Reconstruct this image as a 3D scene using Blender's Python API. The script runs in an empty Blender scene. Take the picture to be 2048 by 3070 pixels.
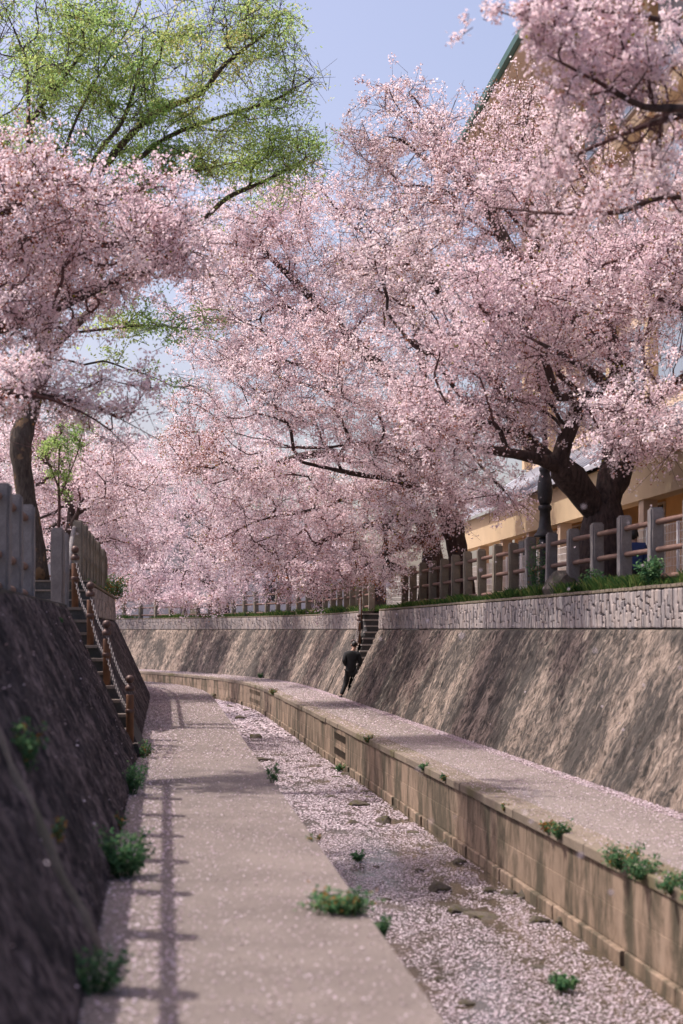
import bpy, bmesh, math, random
import numpy as np
from mathutils import Vector, Matrix
R = math.radians
rng = np.random.default_rng(11)
random.seed(5)
scene = bpy.context.scene
col = scene.collection

# ------------------------------------------------------------------ camera, sky, sun, exposure
# world origin is the photographer's eye; +Y looks up the channel, lengths in metres
F = 5200.0                      # focal length in photo pixels (2048 x 3070)
def P(x, y, Y):
    """photo pixel at a distance Y -> place in the world"""
    return Vector(((x-1024.0)/F*Y, Y, (1888.0-y)/F*Y))
cam = bpy.data.cameras.new('camera'); camo = bpy.data.objects.new('camera', cam); col.objects.link(camo)
camo.location = (0, 0, 0); camo.rotation_euler = (R(90), 0, 0)
cam.sensor_fit = 'VERTICAL'; cam.sensor_height = 36.0; cam.lens = F/3070*36
cam.shift_y = 353/3070; cam.clip_start = 0.05; cam.clip_end = 3000
cam.dof.use_dof = True; cam.dof.focus_distance = 47.0; cam.dof.aperture_fstop = 1.9
scene.camera = camo
SUN = Vector((-0.557, 0.19, 1.0)).normalized()
world = bpy.data.worlds.new('World'); scene.world = world; world.use_nodes = True
wn = world.node_tree.nodes; wl = world.node_tree.links
bg = wn['Background']
sky = wn.new('ShaderNodeTexSky'); sky.sky_type = 'NISHITA'; sky.sun_disc = False
sky.sun_elevation = math.asin(SUN.z); sky.sun_rotation = math.atan2(SUN.x, SUN.y)
sky.air_density = 1.0; sky.dust_density = 4.0; sky.ozone_density = 1.5
tint = wn.new('ShaderNodeMix'); tint.data_type = 'RGBA'; tint.blend_type = 'MULTIPLY'
tint.inputs[0].default_value = 1.0; tint.inputs[7].default_value = (1.12, 0.97, 0.99, 1)
wl.new(sky.outputs[0], tint.inputs[6]); wl.new(tint.outputs[2], bg.inputs[0])
bg.inputs[1].default_value = 0.135
sun = bpy.data.lights.new('sun', 'SUN'); suno = bpy.data.objects.new('sun', sun); col.objects.link(suno)
sun.energy = 3.0; sun.angle = R(0.55); sun.color = (1.0, 0.91, 0.84)
suno.rotation_euler = (-SUN).to_track_quat('-Z', 'Y').to_euler(); suno.location = (-20, 10, 40)
vs = scene.view_settings
vs.view_transform = 'Standard'; vs.look = 'None'; vs.exposure = 0.6; vs.gamma = 1.0
vs.use_curve_mapping = False
scene.cycles.max_bounces = 8; scene.cycles.diffuse_bounces = 6; scene.cycles.transmission_bounces = 6
scene.cycles.transparent_max_bounces = 4; scene.cycles.caustics_reflective = False

# ------------------------------------------------------------------ helpers: objects
def tag(o, label=None, cat=None, group=None, kind=None):
    if label: o['label'] = label
    if cat: o['category'] = cat
    if group: o['group'] = group
    if kind: o['kind'] = kind
    return o
def link(o, parent=None):
    col.objects.link(o)
    if parent is not None:
        o.parent = parent
        o.matrix_parent_inverse = Matrix.Translation(-parent.location) if parent.type == 'EMPTY' else Matrix()
    return o
def thing(name, label, cat, loc, group=None):
    o = bpy.data.objects.new(name, None); o.empty_display_size = 0.2
    o.location = loc; col.objects.link(o)
    return tag(o, label, cat, group)
def setmats(me, mats):
    for m in (mats if isinstance(mats, (list, tuple)) else [mats]): me.materials.append(m)
def obj_from(name, me, parent=None):
    return link(bpy.data.objects.new(name, me), parent)
def soup_mesh(name, V, k, mats, mi=None, var=None, smooth=False):
    """V: (n*k,3) vertices, faces of k consecutive vertices"""
    V = np.ascontiguousarray(V, dtype=np.float32); n = len(V)//k
    me = bpy.data.meshes.new(name)
    me.vertices.add(n*k); me.vertices.foreach_set('co', V.ravel())
    me.loops.add(n*k); me.loops.foreach_set('vertex_index', np.arange(n*k, dtype=np.int32))
    me.polygons.add(n); me.polygons.foreach_set('loop_start', np.arange(0, n*k, k, dtype=np.int32))
    setmats(me, mats)
    if mi is not None: me.polygons.foreach_set('material_index', np.asarray(mi, dtype=np.int32))
    me.update()
    if var is not None:
        a = me.attributes.new('var', 'FLOAT', 'FACE'); a.data.foreach_set('value', np.asarray(var, dtype=np.float32))
    return me
def grid_mesh(name, G, mats, uv=None, smooth=True):
    """G: (a,b,3) grid of points, uv: (a,b,2)"""
    a, b = G.shape[:2]
    me = bpy.data.meshes.new(name)
    me.vertices.add(a*b); me.vertices.foreach_set('co', np.ascontiguousarray(G, dtype=np.float32).ravel())
    idx = np.arange(a*b).reshape(a, b)
    q = np.stack([idx[:-1, :-1], idx[1:, :-1], idx[1:, 1:], idx[:-1, 1:]], -1).reshape(-1, 4).astype(np.int32)
    n = len(q)
    me.loops.add(n*4); me.loops.foreach_set('vertex_index', q.ravel())
    me.polygons.add(n); me.polygons.foreach_set('loop_start', np.arange(0, n*4, 4, dtype=np.int32))
    if smooth: me.polygons.foreach_set('use_smooth', np.ones(n, dtype=bool))
    setmats(me, mats); me.update()
    if uv is not None:
        l = me.uv_layers.new(name='UVMap'); l.data.foreach_set('uv', np.ascontiguousarray(uv, dtype=np.float32).reshape(-1, 2)[q.ravel()].ravel())
    return me
class MB:
    def __init__(s): s.v = []; s.f = []; s.sm = []
    def add(s, vs_, fs, smooth=False):
        o = len(s.v); s.v += [tuple(p) for p in vs_]
        for f in fs: s.f.append([i+o for i in f]); s.sm.append(smooth)
    def box(s, c, size, M=None, top=None):
        hx, hy, hz = size[0]/2, size[1]/2, size[2]/2
        t = 1 if top is None else top
        vv = [Vector((x*hx*(t if z > 0 else 1), y*hy*(t if z > 0 else 1), z*hz)) for z in (-1, 1) for y in (-1, 1) for x in (-1, 1)]
        c = Vector(c)
        vv = [(M @ p if M else p) + c for p in vv]
        s.add(vv, [(0, 2, 3, 1), (4, 5, 7, 6), (0, 1, 5, 4), (2, 6, 7, 3), (0, 4, 6, 2), (1, 3, 7, 5)])
    def prism(s, prof, axis_pts):
        """closed profile rings given as list of rings (each list of points)"""
        n = len(prof[0])
        vv = [p for ring in prof for p in ring]
        fs = []
        for r in range(len(prof)-1):
            for i in range(n):
                j = (i+1) % n
                fs.append((r*n+i, r*n+j, (r+1)*n+j, (r+1)*n+i))
        fs.append(tuple(range(n))[::-1]); fs.append(tuple((len(prof)-1)*n+i for i in range(n)))
        s.add(vv, fs)
    def tube(s, pts, rad, n=8, cap=True, flat=1.0):
        pts = [Vector(p) for p in pts]
        rads = rad if isinstance(rad, (list, tuple)) else [rad]*len(pts)
        rings = []; ref = None
        for i, p in enumerate(pts):
            d = (pts[min(i+1, len(pts)-1)]-pts[max(i-1, 0)]).normalized()
            if ref is None: ref = Vector((1, 0, 0)) if abs(d.x) < 0.8 else Vector((0, 1, 0))
            a = (ref - d*ref.dot(d)).normalized(); b = d.cross(a); ref = a
            rings.append([p+(a*math.cos(2*math.pi*k/n)+b*math.sin(2*math.pi*k/n)*flat)*rads[i] for k in range(n)])
        o = len(s.v)
        for r in rings: s.v += [tuple(q) for q in r]
        for r in range(len(rings)-1):
            for i in range(n):
                j = (i+1) % n
                s.f.append([o+r*n+i, o+r*n+j, o+(r+1)*n+j, o+(r+1)*n+i]); s.sm.append(True)
        if cap:
            s.f.append([o+i for i in range(n)][::-1]); s.sm.append(False)
            s.f.append([o+(len(rings)-1)*n+i for i in range(n)]); s.sm.append(False)
    def lathe(s, c, prof, n=16):
        c = Vector(c)
        s.tube([c+Vector((0, 0, z)) for r, z in prof], [max(r, 0.0005) for r, z in prof], n)
    def mesh(s, name, mats):
        me = bpy.data.meshes.new(name); me.from_pydata(s.v, [], s.f); setmats(me, mats)
        me.polygons.foreach_set('use_smooth', s.sm); me.update(); return me
    def build(s, name, mats, parent=None): return obj_from(name, s.mesh(name, mats), parent)

# ------------------------------------------------------------------ helpers: noise and materials
_N = rng.random((256, 256))
def vnoise(u, v, seed=0):
    u = np.asarray(u)+seed*17.31; v = np.asarray(v)+seed*9.77
    iu = np.floor(u).astype(int); iv = np.floor(v).astype(int); fu = u-iu; fv = v-iv
    fu = fu*fu*(3-2*fu); fv = fv*fv*(3-2*fv)
    g = lambda a, b: _N[a % 256, b % 256]
    return (g(iu, iv)*(1-fu)+g(iu+1, iv)*fu)*(1-fv)+(g(iu, iv+1)*(1-fu)+g(iu+1, iv+1)*fu)*fv
def fbm(u, v, seed=0, o=3):
    t = 0; a = 0.5; s = 0
    for i in range(o):
        t = t+a*vnoise(u*2**i, v*2**i, seed+i*3); s += a; a *= 0.55
    return t/s
class NT:
    def __init__(s, name):
        s.m = bpy.data.materials.new(name); s.m.use_nodes = True; s.t = s.m.node_tree
        s.b = s.t.nodes['Principled BSDF']; s.out = s.t.nodes['Material Output']
    def n(s, typ, **kw):
        nd = s.t.nodes.new(typ)
        for k, v in kw.items(): setattr(nd, k, v)
        return nd
    def l(s, a, b): s.t.links.new(a, b)
    def coords(s, kind='Object', scale=(1, 1, 1), rot=(0, 0, 0)):
        tc = s.n('ShaderNodeTexCoord'); mp = s.n('ShaderNodeMapping')
        mp.inputs['Scale'].default_value = scale; mp.inputs['Rotation'].default_value = rot
        s.l(tc.outputs[kind], mp.inputs['Vector']); return mp.outputs[0]
    def noise(s, vec, scale, detail=4, rough=0.6, dist=0.0):
        nd = s.n('ShaderNodeTexNoise'); nd.inputs['Scale'].default_value = scale
        nd.inputs['Detail'].default_value = detail; nd.inputs['Roughness'].default_value = rough
        nd.inputs['Distortion'].default_value = dist
        if vec is not None: s.l(vec, nd.inputs['Vector'])
        return nd.outputs['Fac']
    def ramp(s, fac, stops):
        nd = s.n('ShaderNodeValToRGB'); e = nd.color_ramp.elements
        while len(e) < len(stops): e.new(0.5)
        for k, (p, c) in enumerate(stops):
            e[k].position = p; e[k].color = tuple(c)+(1,) if len(c) == 3 else c
        s.l(fac, nd.inputs[0]); return nd.outputs[0]
    def mix(s, fac, a, b, mode='MIX'):
        nd = s.n('ShaderNodeMix', data_type='RGBA', blend_type=mode)
        for sock, v in ((nd.inputs[0], fac), (nd.inputs[6], a), (nd.inputs[7], b)):
            if isinstance(v, (int, float)): sock.default_value = v
            elif isinstance(v, tuple): sock.default_value = v+(1,) if len(v) == 3 else v
            else: s.l(v, sock)
        return nd.outputs[2]
    def math(s, op, a, b):
        nd = s.n('ShaderNodeMath', operation=op)
        for sock, v in ((nd.inputs[0], a), (nd.inputs[1], b)):
            if isinstance(v, (int, float)): sock.default_value = v
            else: s.l(v, sock)
        return nd.outputs[0]
    def bump(s, h, strength=0.4, dist=0.02):
        nd = s.n('ShaderNodeBump'); nd.inputs['Strength'].default_value = strength; nd.inputs['Distance'].default_value = dist
        s.l(h, nd.inputs['Height']); s.l(nd.outputs[0], s.b.inputs['Normal'])
    def done(s, colr=None, rough=0.85, metal=0.0, spec=0.3):
        if colr is not None:
            if isinstance(colr, tuple): s.b.inputs['Base Color'].default_value = colr+(1,)
            else: s.l(colr, s.b.inputs['Base Color'])
        s.b.inputs['Roughness'].default_value = rough; s.b.inputs['Metallic'].default_value = metal
        s.b.inputs['Specular IOR Level'].default_value = spec
        return s.m
def objrand(t):
    return t.n('ShaderNodeObjectInfo').outputs['Random']
def attr(t, name='var'):
    nd = t.n('ShaderNodeAttribute'); nd.attribute_name = name; return nd.outputs['Fac']

def m_slope(name, light, mid, dark, stain=(0.05, 0.047, 0.04), lo=0.36, hi=0.62):
    t = NT(name)
    v1 = t.coords('UV', (15.0, 4.6, 1), (0, 0, 0.16)); n1 = t.noise(v1, 1.0, 8, 0.76, 0.7)
    v2 = t.coords('UV', (0.8, 0.4, 1), (0, 0, 0.2)); n2 = t.noise(v2, 1.0, 5, 0.65, 0.8)
    v3 = t.coords('UV', (34, 12, 1)); n3 = t.noise(v3, 1.0, 4, 0.7)
    c = t.ramp(n1, [(0.41, dark), (0.49, mid), (0.61, light)])
    c = t.mix(t.ramp(n3, [(0.50, (0, 0, 0)), (0.75, (0.7, 0.7, 0.7))]), c, light)
    s2 = t.math('ADD', t.math('MULTIPLY', n2, 0.62), t.math('MULTIPLY', n1, 0.42))
    c = t.mix(t.ramp(s2, [(lo, (0.85, 0.85, 0.85)), (hi, (0, 0, 0))]), c, stain)
    h = t.math('ADD', n1, t.math('MULTIPLY', n3, 0.45)); t.bump(h, 0.9, 0.06)
    return t.done(c, 0.92)
def m_concrete(name, a, b, scale=3.0, moss=None, rand=0.0, bump=0.35, fine=60):
    t = NT(name); v = t.coords('Object')
    n1 = t.noise(v, scale, 6, 0.65); n2 = t.noise(v, fine, 3, 0.7); n3 = t.noise(v, scale*0.35, 3)
    c = t.mix(t.ramp(n1, [(0.3, (0, 0, 0)), (0.7, (1, 1, 1))]), a, b)
    c = t.mix(t.math('MULTIPLY', t.ramp(n2, [(0.35, (1, 1, 1)), (0.6, (0, 0, 0))]), 0.5), c, tuple(x*0.45 for x in a))
    if moss: c = t.mix(t.ramp(n3, [(0.52, (0, 0, 0)), (0.66, (0.85, 0.85, 0.85))]), c, moss)
    if rand:
        r = objrand(t); k = t.math('ADD', t.math('MULTIPLY', r, rand), 1-rand/2)
        nd = t.n('ShaderNodeVectorMath', operation='SCALE'); t.l(c, nd.inputs[0]); t.l(k, nd.inputs['Scale']); c = nd.outputs[0]
    t.bump(t.math('ADD', n2, n1), bump, 0.01)
    return t.done(c, 0.9)
def m_plain(name, c, rough=0.6, metal=0.0, var=0.25, scale=6, spec=0.4):
    t = NT(name); n1 = t.noise(t.coords('Object'), scale, 5, 0.6)
    k = t.mix(t.ramp(n1, [(0.3, (0, 0, 0)), (0.7, (1, 1, 1))]), tuple(x*(1-var) for x in c), tuple(min(1, x*(1+var)) for x in c))
    return t.done(k, rough, metal, spec)
def m_leaf(name, stops, trans=0.4):
    """thin leaf or petal: diffuse plus light passing through; colour varies face by face"""
    t = NT(name); c = t.ramp(attr(t), stops)
    d = t.n('ShaderNodeBsdfDiffuse'); tr = t.n('ShaderNodeBsdfTranslucent'); mx = t.n('ShaderNodeMixShader')
    t.l(c, d.inputs[0]); t.l(c, tr.inputs[0]); mx.inputs[0].default_value = trans
    t.l(d.outputs[0], mx.inputs[1]); t.l(tr.outputs[0], mx.inputs[2]); t.l(mx.outputs[0], t.out.inputs[0])
    return t.m
def m_bark(name, a, b, patch=None):
    t = NT(name); v = t.coords('Object', (1, 1, 0.35))
    n1 = t.noise(v, 14, 6, 0.7, 0.3); n2 = t.noise(t.coords('Object'), 3.2, 4, 0.6)
    c = t.mix(t.ramp(n1, [(0.35, (0, 0, 0)), (0.7, (1, 1, 1))]), a, b)
    if patch: c = t.mix(t.ramp(n2, [(0.56, (0, 0, 0)), (0.62, (0.8, 0.8, 0.8))]), c, patch)
    t.bump(n1, 0.9, 0.03); return t.done(c, 0.9)

M = {}
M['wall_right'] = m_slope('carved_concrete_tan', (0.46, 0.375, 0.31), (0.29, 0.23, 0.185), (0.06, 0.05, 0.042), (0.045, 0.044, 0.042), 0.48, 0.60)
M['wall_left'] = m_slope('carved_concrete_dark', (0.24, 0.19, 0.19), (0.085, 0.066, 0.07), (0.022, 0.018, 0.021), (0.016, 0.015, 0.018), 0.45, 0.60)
M['wall_core'] = m_concrete('wall_core_concrete', (0.2, 0.17, 0.15), (0.3, 0.26, 0.22))
M['path'] = m_concrete('path_concrete', (0.175, 0.147, 0.132), (0.27, 0.228, 0.205), 1.4, None, 0.0, 0.25, 45)
M['berm'] = m_concrete('ledge_concrete', (0.21, 0.18, 0.165), (0.28, 0.24, 0.215), 1.0, None, 0.0, 0.25, 45)
M['coping'] = m_concrete('coping_stone', (0.20, 0.165, 0.125), (0.29, 0.24, 0.185), 2.2, (0.12, 0.11, 0.05), 0.25)
t = NT('ledge_wall_concrete'); v = t.coords('Object', (1, 1.6, 0.8)); n1 = t.noise(v, 1.9, 8, 0.72, 0.8); n2 = t.noise(t.coords('Object'), 30, 4, 0.7)
n3 = t.noise(t.coords('Object', (2, 1.5, 0.25)), 1.0, 6, 0.7, 0.4)
c = t.ramp(n1, [(0.32, (0.10, 0.075, 0.05)), (0.45, (0.235, 0.175, 0.125)), (0.56, (0.30, 0.225, 0.165)), (0.7, (0.34, 0.265, 0.20))])
c = t.mix(t.ramp(t.math('ADD', t.math('MULTIPLY', n3, 0.7), t.math('MULTIPLY', n1, 0.3)), [(0.43, (0.85, 0.85, 0.85)), (0.54, (0, 0, 0))]), c, (0.06, 0.055, 0.036))
k = t.math('ADD', t.math('MULTIPLY', objrand(t), 0.22), 0.89)
nd = t.n('ShaderNodeVectorMath', operation='SCALE'); t.l(c, nd.inputs[0]); t.l(k, nd.inputs['Scale'])
t.bump(t.math('ADD', n2, n1), 0.4, 0.012); M['berm_face'] = t.done(nd.outputs[0], 0.9)
t = NT('split_stone'); v = t.coords('Object', (1, 1, 1)); n1 = t.noise(v, 9, 5, 0.65)
r = t.math('FRACT', t.math('ADD', t.math('MULTIPLY', objrand(t), 0.999), attr(t)), 0)
c = t.ramp(r, [(0.0, (0.27, 0.25, 0.25)), (0.35, (0.35, 0.32, 0.315)), (0.6, (0.44, 0.375, 0.335)), (0.85, (0.47, 0.42, 0.40)), (1.0, (0.30, 0.27, 0.255))])
c = t.mix(t.ramp(n1, [(0.3, (0.6, 0.6, 0.6)), (0.6, (0, 0, 0))]), c, (0.14, 0.125, 0.12)); t.bump(n1, 0.5, 0.02)
M['stone'] = t.done(c, 0.85)
M['joint'] = m_plain('band_joint_mortar', (0.05, 0.04, 0.035), 0.95)
M['granite'] = m_concrete('fence_granite', (0.19, 0.175, 0.175), (0.30, 0.28, 0.275), 4.0, None, 0.2, 0.5, 85)
M['granite_mossy'] = m_concrete('fence_granite_mossy', (0.20, 0.175, 0.14), (0.31, 0.27, 0.215), 4.0, (0.13, 0.125, 0.06), 0.25, 0.5, 85)
t = NT('rusty_rail'); n1 = t.noise(t.coords('Object', (1, 1, 1)), 9, 5, 0.7)
M['rail'] = t.done(t.ramp(n1, [(0.3, (0.09, 0.05, 0.042)), (0.6, (0.19, 0.115, 0.09)), (0.8, (0.27, 0.2, 0.17))]), 0.7)
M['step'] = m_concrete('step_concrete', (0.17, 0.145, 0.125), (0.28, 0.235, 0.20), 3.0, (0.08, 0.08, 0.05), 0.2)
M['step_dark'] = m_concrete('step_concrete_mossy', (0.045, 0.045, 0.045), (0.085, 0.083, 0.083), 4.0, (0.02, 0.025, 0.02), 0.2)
M['nosing'] = m_concrete('lit_tread_edge', (0.30, 0.27, 0.25), (0.42, 0.39, 0.36), 3.0, None, 0.2)  # treads coloured paler so they read as lit above the dark risers
M['post_metal'] = m_plain('brown_post_metal', (0.125, 0.06, 0.032), 0.6, 0.2, 0.35, 5)
M['knob'] = m_plain('brown_knob_metal', (0.10, 0.06, 0.05), 0.5, 0.3)
M['chain'] = m_plain('galvanised_chain', (0.24, 0.22, 0.22), 0.6, 0.4, 0.3, 40)
M['soil'] = m_concrete('bank_soil', (0.10, 0.08, 0.055), (0.17, 0.14, 0.09), 1.5, (0.06, 0.085, 0.03))
M['ground'] = m_concrete('ground_gravel', (0.22, 0.19, 0.16), (0.30, 0.265, 0.23), 0.6)
M['bed'] = m_concrete('stream_bed', (0.09, 0.07, 0.045), (0.16, 0.12, 0.075), 2.0, (0.05, 0.05, 0.02))
t = NT('shallow_water'); n1 = t.noise(t.coords('Object', (1, 1.0, 1)), 2.2, 4, 0.6)
n2 = t.noise(t.coords('Object', (3, 1, 1)), 6, 3, 0.6); t.bump(n2, 0.12, 0.02)
M['water'] = t.done(t.ramp(n1, [(0.3, (0.05, 0.045, 0.03)), (0.7, (0.12, 0.092, 0.065))]), 0.12, 0, 0.5)
PET = [(0.0, (0.76, 0.59, 0.64)), (0.3, (0.84, 0.69, 0.735)), (0.7, (0.89, 0.77, 0.80)), (1.0, (0.92, 0.84, 0.86))]
M['petal'] = m_leaf('fallen_petal', [(0.0, (0.40, 0.31, 0.34)), (0.5, (0.58, 0.475, 0.52)), (1.0, (0.76, 0.67, 0.71))], 0.15)
M['wet_petal'] = m_leaf('wet_petal', [(0.0, (0.38, 0.30, 0.33)), (0.35, (0.54, 0.455, 0.50)), (0.75, (0.66, 0.58, 0.625)), (1.0, (0.78, 0.71, 0.745))], 0.1)
M['blossom'] = m_leaf('cherry_blossom', PET, 0.6)
M['calyx'] = m_leaf('young_russet_leaf', [(0.0, (0.22, 0.06, 0.04)), (0.5, (0.36, 0.12, 0.06)), (1.0, (0.46, 0.22, 0.09))], 0.4)
M['yleaf'] = m_leaf('young_yellow_leaf', [(0.0, (0.20, 0.22, 0.03)), (1.0, (0.42, 0.36, 0.05))], 0.45)
M['zleaf'] = m_leaf('zelkova_leaf', [(0.0, (0.22, 0.38, 0.12)), (0.5, (0.38, 0.54, 0.18)), (0.9, (0.54, 0.63, 0.23)), (1.0, (0.62, 0.56, 0.22))], 0.72)
M['weed'] = m_leaf('weed_leaf', [(0.0, (0.045, 0.12, 0.06)), (0.6, (0.10, 0.22, 0.10)), (1.0, (0.20, 0.33, 0.15))], 0.4)
M['dryweed'] = m_leaf('dry_weed', [(0.0, (0.22, 0.10, 0.035)), (1.0, (0.36, 0.22, 0.07))], 0.3)
M['grass'] = m_leaf('grass_blade', [(0.0, (0.035, 0.085, 0.03)), (0.6, (0.08, 0.16, 0.045)), (1.0, (0.22, 0.25, 0.08))], 0.35)
M['bark'] = m_bark('cherry_bark', (0.025, 0.018, 0.017), (0.10, 0.068, 0.06))
M['twig'] = m_bark('cherry_twig', (0.07, 0.035, 0.035), (0.14, 0.075, 0.07))
M['zbark'] = m_bark('zelkova_bark', (0.035, 0.026, 0.022), (0.11, 0.09, 0.075), (0.22, 0.14, 0.08))
M['rock'] = m_concrete('stream_rock', (0.06, 0.05, 0.04), (0.17, 0.145, 0.115), 6, (0.075, 0.07, 0.018), 0.4, 0.6, 40)
M['boulder'] = m_concrete('mossy_boulder', (0.05, 0.045, 0.04), (0.12, 0.10, 0.085), 4, (0.04, 0.06, 0.02), 0, 0.8, 30)
M['cream'] = m_plain('cream_render', (0.60, 0.46, 0.29), 0.85, 0, 0.07, 1.5)
M['cream_pale'] = m_plain('pale_render', (0.62, 0.48, 0.36), 0.85, 0, 0.06, 1.5)
M['ochre'] = m_plain('ochre_render', (0.50, 0.31, 0.145), 0.85, 0, 0.08, 1.5)
M['roof_metal'] = m_plain('pale_roof_sheet', (0.50, 0.52, 0.58), 0.5, 0.1, 0.05, 2)
M['green_trim'] = m_plain('green_gutter', (0.03, 0.10, 0.075), 0.5, 0, 0.1)
t = NT('window_glass'); M['glass'] = t.done((0.22, 0.27, 0.33), 0.08, 0, 0.9)
t = NT('dark_glass'); M['dark_glass'] = t.done((0.03, 0.035, 0.035), 0.15, 0, 0.6)
M['frame'] = m_plain('window_frame', (0.45, 0.42, 0.40), 0.5)
M['mesh_fence'] = m_plain('white_wire', (0.75, 0.73, 0.72), 0.5, 0, 0.05)
M['iron'] = m_plain('cast_iron', (0.045, 0.045, 0.05), 0.5, 0.4, 0.25, 12)
M['lampglass'] = m_plain('frosted_lamp_glass', (0.7, 0.68, 0.65), 0.4, 0, 0.03)
M['black_cloth'] = m_plain('black_cloth', (0.011, 0.013, 0.015), 0.8, 0, 0.3, 10)
M['blue_cloth'] = m_plain('blue_cloth', (0.03, 0.055, 0.16), 0.85, 0, 0.2, 10)
M['skin'] = m_plain('skin', (0.48, 0.30, 0.22), 0.55, 0, 0.08, 8)
M['hair'] = m_plain('dark_hair', (0.012, 0.010, 0.009), 0.5, 0, 0.3, 40)
M['shoe'] = m_plain('shoe_leather', (0.03, 0.025, 0.028), 0.4, 0, 0.2)
M['tile'] = m_plain('grey_roof_tile', (0.16, 0.15, 0.16), 0.7, 0, 0.2, 8)
M['housewall'] = m_plain('pale_house_wall', (0.55, 0.52, 0.52), 0.85, 0, 0.06)

# ------------------------------------------------------------------ plan of the channel
class Path:
    def __init__(s, pts, smooth=14):
        p = np.array(pts, float); seg = np.linalg.norm(np.diff(p, axis=0), axis=1); cs = np.r_[0, np.cumsum(seg)]
        u = np.arange(0, cs[-1], 0.5); q = np.stack([np.interp(u, cs, p[:, i]) for i in (0, 1)], 1)
        k = np.ones(smooth)/smooth
        for _ in range(2):
            pad = np.r_[[2*q[0]-q[i] for i in range(smooth, 0, -1)], q, [2*q[-1]-q[-1-i] for i in range(1, smooth+1)]]
            q = np.stack([np.convolve(pad[:, i], k, 'same')[smooth:-smooth] for i in (0, 1)], 1)
        s.q = q; s.S = np.r_[0, np.cumsum(np.linalg.norm(np.diff(q, axis=0), axis=1))]
        tt = np.gradient(q, axis=0); tt /= np.linalg.norm(tt, axis=1)[:, None]
        s.n = np.stack([-tt[:, 1], tt[:, 0]], 1)      # points left of the walking direction
        s.L = s.S[-1]
    def sY(s, Y): return float(np.interp(Y, s.q[:, 1], s.S))
    def at(s, S, d, z):
        S, d, z = np.broadcast_arrays(np.asarray(S, float), np.asarray(d, float), np.asarray(z, float))
        o = np.empty(S.shape+(3,))
        for i in (0, 1): o[..., i] = np.interp(S, s.S, s.q[:, i])+np.interp(S, s.S, s.n[:, i])*d
        o[..., 2] = z; return o
    def v(s, S, d, z): return Vector(s.at(S, d, z).tolist())
    def ang(s, S):
        n = (np.interp(S, s.S, s.n[:, 0]), np.interp(S, s.S, s.n[:, 1])); return math.atan2(n[1], n[0])-math.pi
TOE = Path([(6.05+0.114*8, -8), (6.05-0.114*64, 64), (-1.95, 68.5), (-3.1, 73.5), (-4.9, 79), (-7.3, 85), (-10.3, 91), (-14.5, 96.5), (-20, 101), (-28, 105), (-40, 108), (-60, 110), (-90, 112)])
LB = Path([(-0.40+0.1015*8, -8), (-0.40-0.1015*46, 46), (-5.5, 50), (-6.15, 54), (-7.4, 58.5), (-9.8, 62.5), (-14, 66.5), (-22, 70.5), (-34, 74), (-60, 77), (-90, 79)])
ZB, ZP, ZW = -2.07, -1.80, -2.98          # right ledge, left path, water
W_BERM, W_PATH = 1.76, 1.67
ZT = 0.62                                  # top of the right bank
RS = 1.0/2.07                              # batter of the right wall
def rd(z): return -(min(z, 0.0)-ZB)*RS     # offset of the right slope at height z
ZL = 0.35; LS = 1.0/2.15
def ld(z): return (min(z, ZL)-ZP)*LS       # left wall: positive d is away from the channel here
def sheet(name, path, S0, S1, cols, mat, step=1.0, uv=False, kind='structure', parent=None):
    """cols: list of (d,z)"""
    n = max(2, int((S1-S0)/step)+1); S = np.linspace(S0, S1, n)
    G = np.stack([path.at(S, d, z) for d, z in cols], 1)
    U = np.stack(np.broadcast_arrays(S[:, None], np.array([c[0] for c in cols])[None, :]), -1)
    o = obj_from(name, grid_mesh(name, G, mat, U, False), parent)
    if kind: tag(o, kind=kind)
    return o

# ground, bed, water, ledge and path
S52, S56 = TOE.sY(52.0), TOE.sY(57.1)
def bank_poly(name, pts, z, mat):
    bm = bmesh.new(); vv = [bm.verts.new((p[0], p[1], z)) for p in pts]; f = bm.faces.new(vv)
    bmesh.ops.triangulate(bm, faces=[f]); me = bpy.data.meshes.new(name); bm.to_mesh(me); bm.free(); setmats(me, mat)
    for p in me.polygons:
        if p.normal.z < 0: p.flip()
    o = obj_from(name, me); tag(o, kind='structure'); return o
def edge(path, Sa, Sb, d, step=2.0): return [tuple(p[:2]) for p in path.at(np.arange(Sa, Sb, step), d, 0)]
bank_poly('right_bank_ground', edge(TOE, 0, TOE.L, -2.25)+[(-600, 112), (-600, 1200), (900, 1200), (900, -8)], ZT-0.02, M['ground'])
SL25, SL28 = LB.sY(27.4), LB.sY(32.2)
bank_poly('left_bank_ground', edge(LB, SL28, LB.L, 1.6)+[(-600, 79), (-600, 32.4)], 0.86, M['ground'])
bank_poly('left_landing_ground', edge(LB, 0, SL28, 2.05)+[(-600, 32.4), (-600, -8)], ZL-0.012, M['ground'])
sheet('stream_bed', TOE, 0, TOE.L, [(0.5, -3.14), (6.8, -3.14)], M['bed'], 2.0)
sheet('stream_water', TOE, 0, TOE.L, [(W_BERM+0.02, ZW), (6.6, ZW)], M['water'], 2.0)
o = sheet('right_ledge', TOE, 0, TOE.L, [(-0.25, ZB), (0.0, ZB), (0.7, ZB), (W_BERM-0.30, ZB), (W_BERM-0.30, ZB-0.5)], M['berm'], 1.0)
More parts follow.
